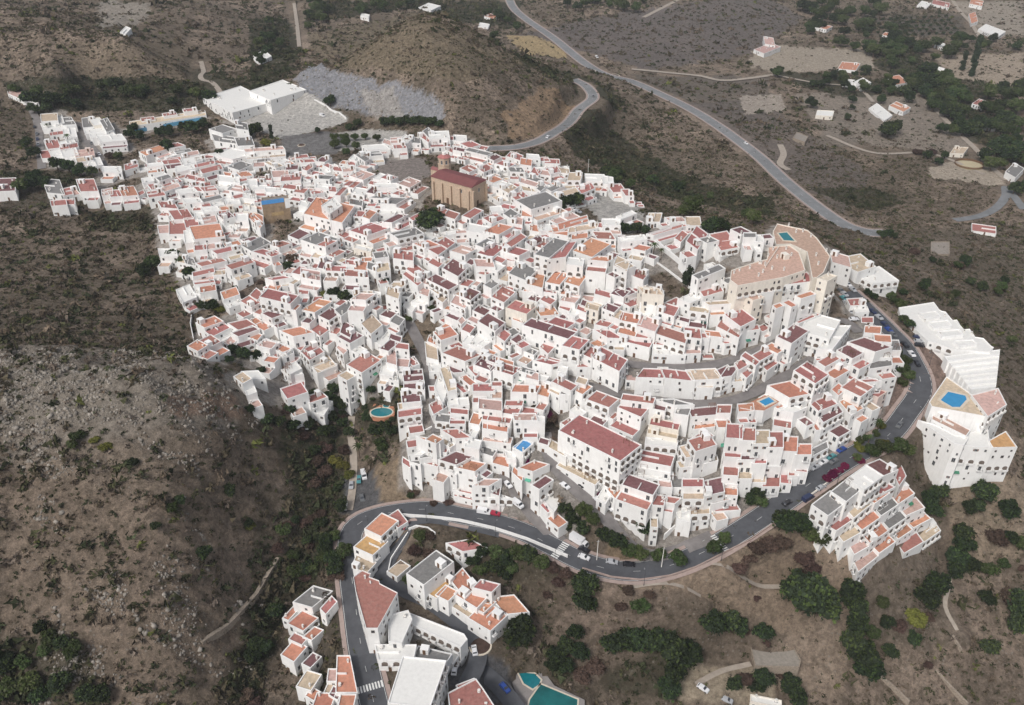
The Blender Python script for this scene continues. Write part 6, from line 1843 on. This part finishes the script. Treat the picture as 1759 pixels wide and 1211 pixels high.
TREES='''740,388,25,o,.9 895,1093,29,o 1003,1010,19,o 1004,1040,17,o 1098,1048,14,g 1066,1113,20,o 1095,1104,20,o 1125,1107,20,o 1155,1118,22,o 1178,1132,20,o 1160,1158,18,o 1150,1185,16,o 1375,1030,30,o 1402,1045,28,o 1222,1078,20,o 1248,1074,18,o 1268,1080,14,o 1310,1092,14,o 1458,1020,16,o 1462,1045,18,o 1468,1078,18,o 1462,1105,16,o 1478,1130,20,o 1482,1155,20,o 1590,1032,16,o 1600,1010,18,o 1572,1062,14,y 1640,962,14,o 1650,940,14,o 1636,985,12,o 1748,1040,18,o 1745,1075,16,o 1505,742,11,l 1490,762,8,l 1520,760,8,y 1478,772,7,y 1336,895,16,o 1352,905,18,o 1372,908,16,o 1390,922,14,g 1405,930,14,g 1495,782,14,g 1515,775,14,g 1540,772,14,g 1556,780,12,g 1595,862,14,o 1612,850,14,o 1600,880,14,o 1685,852,18,o 1730,882,16,o 1712,925,14,b 1632,805,10,y 1470,790,8,g 973,878,14,o 985,893,15,o 1003,885,15,g 1018,898,13,g 1002,912,14,o 972,905,10,o 1072,884,10,g 1092,895,14,o 1108,908,14,o 1120,895,10,o 1163,966,14,g 1225,947,13,g 1245,930,10,g 654,770,14,g 618,783,12,l 632,797,8,l 600,655,11,o 612,665,12,o 668,652,10,o 645,742,12,o 662,735,12,o 675,745,10,o 925,735,9,b 918,725,9,o 905,712,8,o 935,712,13,p 920,695,12,b 948,720,12,b 1180,490,13,n,1.5 1190,362,20,g 1175,368,12,g 1220,395,16,o 1240,392,13,o 1292,380,14,g 1280,372,10,g 975,354,14,o 990,350,14,o 963,360,10,o 1075,398,12,o 1095,396,12,o 1108,400,10,o 1107,440,7,l 1122,437,10,l 1135,443,8,l 502,448,11,b,1.4 496,462,10,o 575,508,11,o 560,506,9,y 592,512,11,o 608,516,9,o 645,527,9,o 660,487,10,o 575,240,8,g 592,240,8,g 610,240,7,g 575,252,9,g 595,250,9,g 612,255,8,g 597,266,8,g 628,238,7,g 648,241,7,g 660,214,9,o 672,212,9,o 684,214,9,o 696,212,9,o 708,213,9,o 720,212,9,o 732,214,9,o 744,213,9,o 755,217,8,o 568,178,10,o 546,227,6,o 600,222,7,o 616,216,8,o 467,236,6,c,1.6 443,228,13,o 430,232,10,o 458,247,10,y 290,231,12,o 275,232,9,o 225,235,9,o 240,238,9,o 232,226,9,o 332,226,13,o 350,218,10,o 318,222,9,o 289,262,11,o,1.3 377,268,8,o 50,176,12,o 72,178,12,o 92,180,12,o 110,178,11,o 60,192,9,o 84,190,9,o 133,185,9,o 38,328,13,g 58,322,13,o 80,320,11,o 62,310,11,o 100,288,12,o 120,292,12,o 140,298,11,o 160,300,10,o 60,268,10,o 50,252,10,o 120,248,7,l 84,225,5,l 190,268,9,b 205,272,7,g 300,445,12,o 315,455,10,g 325,472,11,o 262,460,14,g 250,470,12,o 365,530,11,o 345,528,9,o 378,532,9,y 405,606,12,o 420,612,12,o 440,614,11,o 450,640,8,o 395,620,8,o 430,705,9,o 460,725,12,o 480,728,12,o 505,735,12,o 530,732,12,o 565,690,13,o 575,672,12,o 585,700,13,o 570,720,12,o 555,745,12,o 590,730,11,o 600,745,10,o 610,690,10,o 630,720,9,o 560,770,12,b 575,790,12,y 590,800,12,y 560,810,13,b 545,790,12,b 600,815,10,y 540,830,12,b 580,835,10,b 690,632,7,o 850,628,8,o 890,612,10,y 876,620,8,g 660,915,0.1,g 722,925,12,g 740,920,10,b 735,950,12,b 712,945,12,b 745,965,12,b 720,975,8,g 700,1000,9,g 830,950,14,o 850,955,14,g 870,962,16,o 890,958,16,g 910,955,14,o 812,965,13,o 845,975,15,o 825,985,14,g 865,990,14,o 930,970,13,g 880,980,12,g 950,975,10,b 970,985,10,b 960,1000,10,b 940,1020,8,b 1080,1015,9,b 1115,1020,9,b 1065,1040,10,b 985,1090,13,o 970,1115,14,o 955,1130,14,o 995,1125,14,o 1020,1145,14,b 1000,1160,14,b 970,1150,13,o 945,1145,10,o 1045,1110,12,o 1040,925,14,o 1060,935,14,o 1080,950,12,g 1100,955,12,g 1125,960,9,g 1135,955,9,g 1285,960,12,b 1300,945,14,b 1320,935,14,b 1340,930,14,b 1270,975,12,b 1380,960,14,b 1395,975,12,b 1370,985,12,b 905,790,8,p 1045,862,9,p 1030,847,7,p 1063,870,8,p 1515,785,0.1,p 1475,790,9,p 1468,797,0.1,p 1440,808,8,p 1430,815,9,p 1420,822,8,p 1450,801,8,p 855,358,7,p 795,395,6,p 1168,865,10,b 1175,852,9,b 1160,618,7,p 1262,860,8,g 1300,850,13,o 1290,862,14,o 1305,868,12,g 1350,838,8,g 1335,845,8,g 1232,1160,0.1,o 1262,1178,12,o 1280,1165,12,b 1310,1170,14,o 1300,1185,12,o 1355,1185,17,o 1365,1200,15,o 1342,1155,10,b 1540,610,9,o 1552,625,11,g 1545,640,12,g 1558,650,11,g 1548,662,9,g 1560,560,9,o 1550,552,9,o 1535,522,9,g 1528,512,8,g 1545,528,9,g 1490,505,7,o 1500,512,7,o 1525,505,8,g 1550,505,7,o 1585,495,9,o 1590,488,7,o 1305,405,0.1,b 1258,508,7,b 1262,518,6,b 1315,560,8,b 1320,570,7,y 1405,150,8,o 1395,148,7,o 1430,135,8,n 1450,150,8,o 1420,145,7,o 1463,175,7,o 1463,187,5,o 1455,205,7,o 1393,182,10,o 1513,175,8,o 1522,232,14,o 1535,226,12,o 1560,172,11,o 1550,162,10,o 1590,130,14,o 1575,142,12,o 1600,150,13,o 1615,145,14,g 1630,155,13,g 1640,168,12,g 1610,170,12,g 1590,165,12,o 1570,150,12,o 1620,185,10,o 1655,170,9,o 1668,128,8,c,2 1672,105,8,c,2 1652,118,7,c,1.6 1660,222,10,o 1680,215,12,o 1710,215,10,o 1720,165,10,o 1740,185,10,o 1690,275,12,o 1710,262,14,o 1730,275,14,o 1745,262,12,o 1720,250,12,o 1700,290,12,g 1740,330,10,o 1752,325,10,o 1622,270,7,o 1610,282,7,o 1590,270,8,o 1575,262,8,b 1600,262,8,b'''
seen=0
for t_ in TREES.split():
    q=t_.split(',');r_=float(q[2])
    if r_<1: continue
    if float(q[1])>900 and float(q[0])>900: r_*=1.2
    tree(float(q[0]),float(q[1]),r_,q[3],float(q[4]) if len(q)>4 else 1.0)
for px,py,rr_ in ((1510,402,5),(1517,406,7),(1526,404,7),(1534,408,6),(628,702,6),(630,712,7),(640,722,7),(655,726,7),(672,722,7),(684,708,6),(684,694,6),(640,688,5)): tree(px,py,rr_,'o' if rr_>5 else 'g')
# tree masses of the far right valley and behind the hill, each tree its own
def scatter(poly,n_,r0,r1,kinds):
    xs_=[p[0] for p in poly];ys_=[p[1] for p in poly];c=0
    for _ in range(4000):
        if c>=n_: break
        x=rnd.uniform(min(xs_),max(xs_));y=rnd.uniform(min(ys_),max(ys_))
        if inpoly(np.array([x]),np.array([y]),poly)[0]: tree(x,y,rnd.uniform(r0,r1),rnd.choice(kinds));c+=1
scatter([(1370,0),(1510,0),(1545,90),(1500,100),(1430,85),(1380,50)],52,6,12,'eeg')
scatter([(1500,85),(1650,70),(1660,95),(1560,110),(1540,150),(1500,130)],26,6,11,'eeg')
scatter([(1530,130),(1640,130),(1700,170),(1720,250),(1640,250),(1560,180)],34,8,13,'eeg')
scatter([(1690,150),(1759,150),(1759,300),(1700,300)],20,8,14,'eeg')
scatter([(1320,120),(1500,125),(1560,165),(1340,150)],18,5,9,'eeg')
scatter([(1640,60),(1759,70),(1759,90),(1640,85)],8,5,8,'ee')
scatter([(950,0),(1150,0),(1110,25),(1000,20)],16,6,10,'eeg')
scatter([(520,0),(720,0),(700,14),(620,25),(530,50)],20,6,11,'eeg')
scatter([(430,40),(500,30),(490,130),(440,140)],10,6,10,'ee')
scatter([(820,10),(870,10),(900,60),(850,70)],8,5,9,'eeg')
scatter([(0,150),(140,140),(330,150),(370,175),(200,185),(50,180)],22,7,12,'eeg')
scatter([(470,900),(590,870),(600,1000),(560,1000),(500,1000),(440,1100),(400,1211),(440,1211),(470,1120),(490,1010)],42,8,15,'oogb')
scatter([(500,660),(590,690),(600,800),(570,860),(520,830),(530,760),(490,720)],20,7,13,'obb')
scatter([(0,1090),(110,1080),(180,1150),(190,1211),(0,1211)],18,10,18,'oog')
scatter([(1640,860),(1759,860),(1759,1200),(1680,1160)],16,8,16,'oobg')
scatter([(1490,1010),(1600,1060),(1620,1150),(1500,1140)],10,8,14,'obg')
scatter([(200,880),(430,820),(460,900),(300,1000)],7,8,14,'ogy')
scatter([(80,680),(400,760),(420,800),(100,800)],5,7,12,'ogy')
scatter([(980,260),(1080,300),(1250,335),(1200,345),(1060,320)],16,7,12,'eeg')
scatter([(1560,430),(1750,470),(1750,660),(1700,600)],14,6,10,'bog')
for i in range(5):
    for j in range(12): tree(1492+j*12+i*5,36+i*7-j*.6,2.6,'f')
scatter([(682,510),(742,506),(758,590),(708,600)],10,5,9,'ogy')
scatter([(700,838),(780,858),(780,872),(700,860)],6,5,8,'bg')
scatter([(600,645),(640,672),(620,700),(580,680)],7,6,10,'og')
scatter([(395,495),(470,478),(478,515),(415,515)],6,5,7,'bo')
scatter([(1450,760),(1540,700),(1530,735),(1470,785)],7,5,8,'gy')
scatter([(1250,1030),(1350,1000),(1360,1120),(1260,1130)],4,6,10,'bb')
# ---------------- scrub: countless small bushes as one mass ----------------
def scrub():
    r=np.random.default_rng(5);P=[]
    def batch(n_,x0,x1,y0,y1,s0,s1,mul):
        x=r.uniform(x0,x1,n_);y=r.uniform(y0,y1,n_);z=Hs(x,y);px,py=proj(x,y,z)
        ok=(px>-350)&(px<2110)&(py>-80)&(py<1500)
        v=Hs(x,y,veg);cl=fbm(x,y,22,3,77)*.5+.5;cl2=fbm(x,y,7,2,78)*.5+.5
        ok&=r.uniform(0,1,n_)<np.clip(v*1.25*(cl*.7+cl2*.75)*mul,0,1)
        x,y,z,v=x[ok],y[ok],z[ok],v[ok];s=r.uniform(s0,s1,len(x))*(r.uniform(0,1,len(x))**2*1.2+.7)*(.75+v*.5);P.append(np.stack([x,y,z,s,v],1))
    batch(190000,-430,430,60,720,.40,.95,1.25)
    batch(16000,-430,430,60,720,1.1,2.3,.9)
    batch(12000,-330,-40,100,440,1.0,2.2,1.0)
    batch(90000,-900,900,640,1500,.9,1.9,1.15)
    batch(9000,-900,900,640,1500,2.2,4,.9)
    batch(14000,-1400,1400,1400,3000,2.5,5,1.0)
    P=np.concatenate(P);n_=len(P)
    NT=13;K=16;TV=[]
    for k in range(K):
        d=r.normal(size=(NT,3));d/=np.linalg.norm(d,axis=1)[:,None];d[:,2]=np.abs(d[:,2]);c_=d*r.uniform(.35,.95,(NT,1))*np.array([1,1,.75])
        t_=[]
        for q in range(NT):
            a=r.normal(size=3);b=r.normal(size=3);a=a/np.linalg.norm(a)*r.uniform(.32,.58);b=b/np.linalg.norm(b)*r.uniform(.32,.58);t_+=[c_[q]+a,c_[q]+b,c_[q]-(a+b)*.8]
        TV.append(np.array(t_))
    TV=np.array(TV)
    ang=r.uniform(0,6.28,n_);c,s=np.cos(ang),np.sin(ang)
    V=TV[r.integers(0,K,n_)]*P[:,None,3:4]*r.uniform(.75,1.25,(n_,1,3))
    X=V[...,0]*c[:,None]-V[...,1]*s[:,None]+P[:,0:1];Y=V[...,0]*s[:,None]+V[...,1]*c[:,None]+P[:,1:2];Z=V[...,2]+P[:,2:3]
    V=np.stack([X,Y,Z],-1).reshape(-1,3)
    Fc=np.arange(len(V)).reshape(-1,3)
    pal=np.array([(.030,.036,.020),(.045,.048,.026),(.060,.052,.036),(.085,.068,.052),(.105,.088,.075),(.075,.085,.028)])
    pr=np.array([.20,.20,.22,.20,.14,.04]);pick=r.choice(6,n_,p=pr);dk=P[:,4]>.7;pick[dk]=r.choice([0,0,1,2],dk.sum())
    colr=pal[pick]*1.3*np.array([1.04,1,.95])*r.uniform(.75,1.3,(n_,1));colr=np.repeat(colr,NT*3,0);colr=colr*np.repeat(r.uniform(.7,1.35,(n_*NT,1)),3,0)
    me=bpy.data.meshes.new('scrub');me.vertices.add(len(V));me.vertices.foreach_set('co',V.ravel().astype(np.float32))
    me.loops.add(Fc.size);me.loops.foreach_set('vertex_index',Fc.ravel().astype(np.int32));me.polygons.add(len(Fc));me.polygons.foreach_set('loop_start',(np.arange(len(Fc))*3).astype(np.int32));me.update(calc_edges=True)
    ca=me.color_attributes.new('bcol','FLOAT_COLOR','POINT');ca.data.foreach_set('color',np.concatenate([colr,np.ones((len(colr),1))],1).ravel().astype(np.float32))
    m=bpy.data.materials.new('scrub_leaves');m.use_nodes=True;t=m.node_tree;b=t.nodes['Principled BSDF'];b.inputs['Roughness'].default_value=.95;b.inputs['Specular IOR Level'].default_value=.05
    a_=t.nodes.new('ShaderNodeAttribute');a_.attribute_name='bcol';g=t.nodes.new('ShaderNodeNewGeometry');no=t.nodes.new('ShaderNodeTexNoise');no.inputs['Scale'].default_value=2.2;no.inputs['Detail'].default_value=4
    t.links.new(g.outputs['Position'],no.inputs['Vector']);m_=t.nodes.new('ShaderNodeMapRange');m_.inputs[1].default_value=.3;m_.inputs[2].default_value=.7;m_.inputs[3].default_value=.5;m_.inputs[4].default_value=1.6;t.links.new(no.outputs[0],m_.inputs[0])
    s_=t.nodes.new('ShaderNodeVectorMath');s_.operation='SCALE';t.links.new(a_.outputs['Color'],s_.inputs[0]);t.links.new(m_.outputs[0],s_.inputs['Scale']);t.links.new(s_.outputs[0],b.inputs['Base Color'])
    me.materials.append(m);o=bpy.data.objects.new('scrub',me);COL.objects.link(o);o['kind']='stuff';o['label']='low dry scrub and bushes covering the brown hillsides';o['category']='scrub';print('scrub',n_)
scrub()
# loose rocks on the left ridge and quarry
def rocks():
    r=np.random.default_rng(8);n_=110000;x=r.uniform(-330,-40,n_);y=r.uniform(120,420,n_);x=np.append(x,r.uniform(-200,-30,9000));y=np.append(y,r.uniform(540,680,9000));z=Hs(x,y);px,py=proj(x,y,z)
    out=fbm(x+y*.4,y*1.6,9,3,61)*.5+.5+fbm(x,y,30,2,62)*.3
    A_=inpoly(px,py,[(0,600),(140,595),(330,610),(420,650),(450,720),(400,800),(300,830),(0,820)])&(out>.47)
    B2=inpoly(px,py,[(0,800),(460,780),(480,900),(430,1211),(0,1211)])&(out>.66)
    ok=A_|inpoly(px,py,QUARRY)&(r.uniform(0,1,len(px))<.5)|B2
    x,y,z=x[ok],y[ok],z[ok];n_=len(x);s=r.uniform(.18,.45,n_)*(r.uniform(0,1,n_)**3*1.6+.7)
    V=IV[None]*(1+r.uniform(-.3,.3,(n_,12,1)))*s[:,None,None]*r.uniform(.6,1.3,(n_,1,3));V=V+np.stack([x,y,z],1)[:,None]
    Fc=(np.array(IF)[None]+np.arange(n_)[:,None,None]*12).reshape(-1,3);V=V.reshape(-1,3)
    me=bpy.data.meshes.new('rocks');me.vertices.add(len(V));me.vertices.foreach_set('co',V.ravel().astype(np.float32))
    me.loops.add(Fc.size);me.loops.foreach_set('vertex_index',Fc.ravel().astype(np.int32));me.polygons.add(len(Fc));me.polygons.foreach_set('loop_start',(np.arange(len(Fc))*3).astype(np.int32));me.update(calc_edges=True)
    me.materials.append(mat('pale_rock',(.25,.225,.195),noise=.55,scale=.35));o=bpy.data.objects.new('rocks',me);COL.objects.link(o);o['kind']='stuff';o['label']='loose pale rocks strewn over the ridge and quarry';o['category']='rocks'
rocks()
# ---------------- haze ----------------
HAZE=0.00009
if HAZE:
    mb=MB();zlo=float(ZZ.min())-1;m=bpy.data.materials.new('haze');m.use_nodes=True;t=m.node_tree;t.nodes.remove(t.nodes['Principled BSDF']);pv=t.nodes.new('ShaderNodeVolumePrincipled');pv.inputs['Density'].default_value=HAZE;pv.inputs['Color'].default_value=(.82,.86,.92,1)
    t.links.new(pv.outputs[0],t.nodes['Material Output'].inputs['Volume'])
    zhi=max(CAMZ,float(ZZ.max()))+6
    mb.box(-3050,-450,zlo,3050,4260,zhi,m);o=mb.build('haze');o['kind']='stuff';o['label']='thin pale haze over the far valley';o['category']='haze'
# ---------------- labels: which one, by look and by the nearest findable thing ----------------
LM=[('tan church',785,315),('big sports hall',400,175),('gravel car park',540,205),('blue-topped bare wall',475,365),('terracotta town hall',565,370),('dark domed tree',740,388),('grey paved terrace',1050,350),('hilltop hotel pool',1350,407),('hilltop hotel',1320,480),('cream hotel tower',1425,510),('kidney-shaped pool',656,707),('steep straight street',742,670),('road hairpin',600,900),('valley car park',612,845),('turquoise bottom pools',930,1180),('red-roofed corner block',645,1030),('diamond blue pool',1318,690),('big red-roofed apartments',1020,770),('terraced red flats',1310,800),('stepped apartment terraces',1510,880),('big white hotel',1660,640),('hilltop car park',1465,520),('zebra crossing',965,940),('roundabout',1050,130),('quarry cliff',650,170),('rocky left ridge',200,680),('upper curved street',1160,628),('lower curved street',1200,691),('round riding pen',1660,285),('blue-painted roof',899,764),('church square',700,290),('dry stone wall',420,1040),('school yard',740,1095),('blue school wall',285,218),('upper left street',150,240),('far right tree belt',1450,40),('highway bend',1300,270),('brown rock outcrop',715,555),('round brick-red terrace',500,520),('white schoolyard hall',715,1150),('grey-roofed top-left villas',110,200),('lower road bend',1100,984),('ruined farmhouse',1330,1120)]
def dirw(dx,dy):
    if math.hypot(dx,dy)<9: return 'beside'
    a=(math.degrees(math.atan2(dy,dx))+360)%360
    return ['right of','lower right of','below','lower left of','left of','upper left of','above','upper right of'][int((a+22.5)//45)%8]
ORD=['','second ','third ','fourth ','fifth ','sixth ','seventh ','eighth ','ninth ','tenth ','eleventh ','twelfth ']
def ordw(i): return ORD[i] if i<12 else ('%dth '%(i+1))
B_={}
for it in REG:
    o,px,py,desc,key=it
    d=sorted((math.hypot(px-l[1],(py-l[2])),l) for l in LM);l=d[0][1]
    B_.setdefault((key,l[0],dirw(px-l[1],py-l[2])),[]).append((d[0][0],it))
for (key,ln,dr),lst in B_.items():
    lst.sort(key=lambda q:q[0])
    for i,(dd,(o,px,py,desc,_)) in enumerate(lst):
        t_=desc[0]+(' with '+desc[1] if desc[1] else '')
        if len(lst)==1: lb='%s %s the %s'%(t_,dr,ln)
        else: lb='%s, %snearest %s the %s'%(t_,ordw(i),dr,ln)
        o['label']=lb
print('objects',len(bpy.data.objects),'houses',len(houses),'landmarks',len(REG))
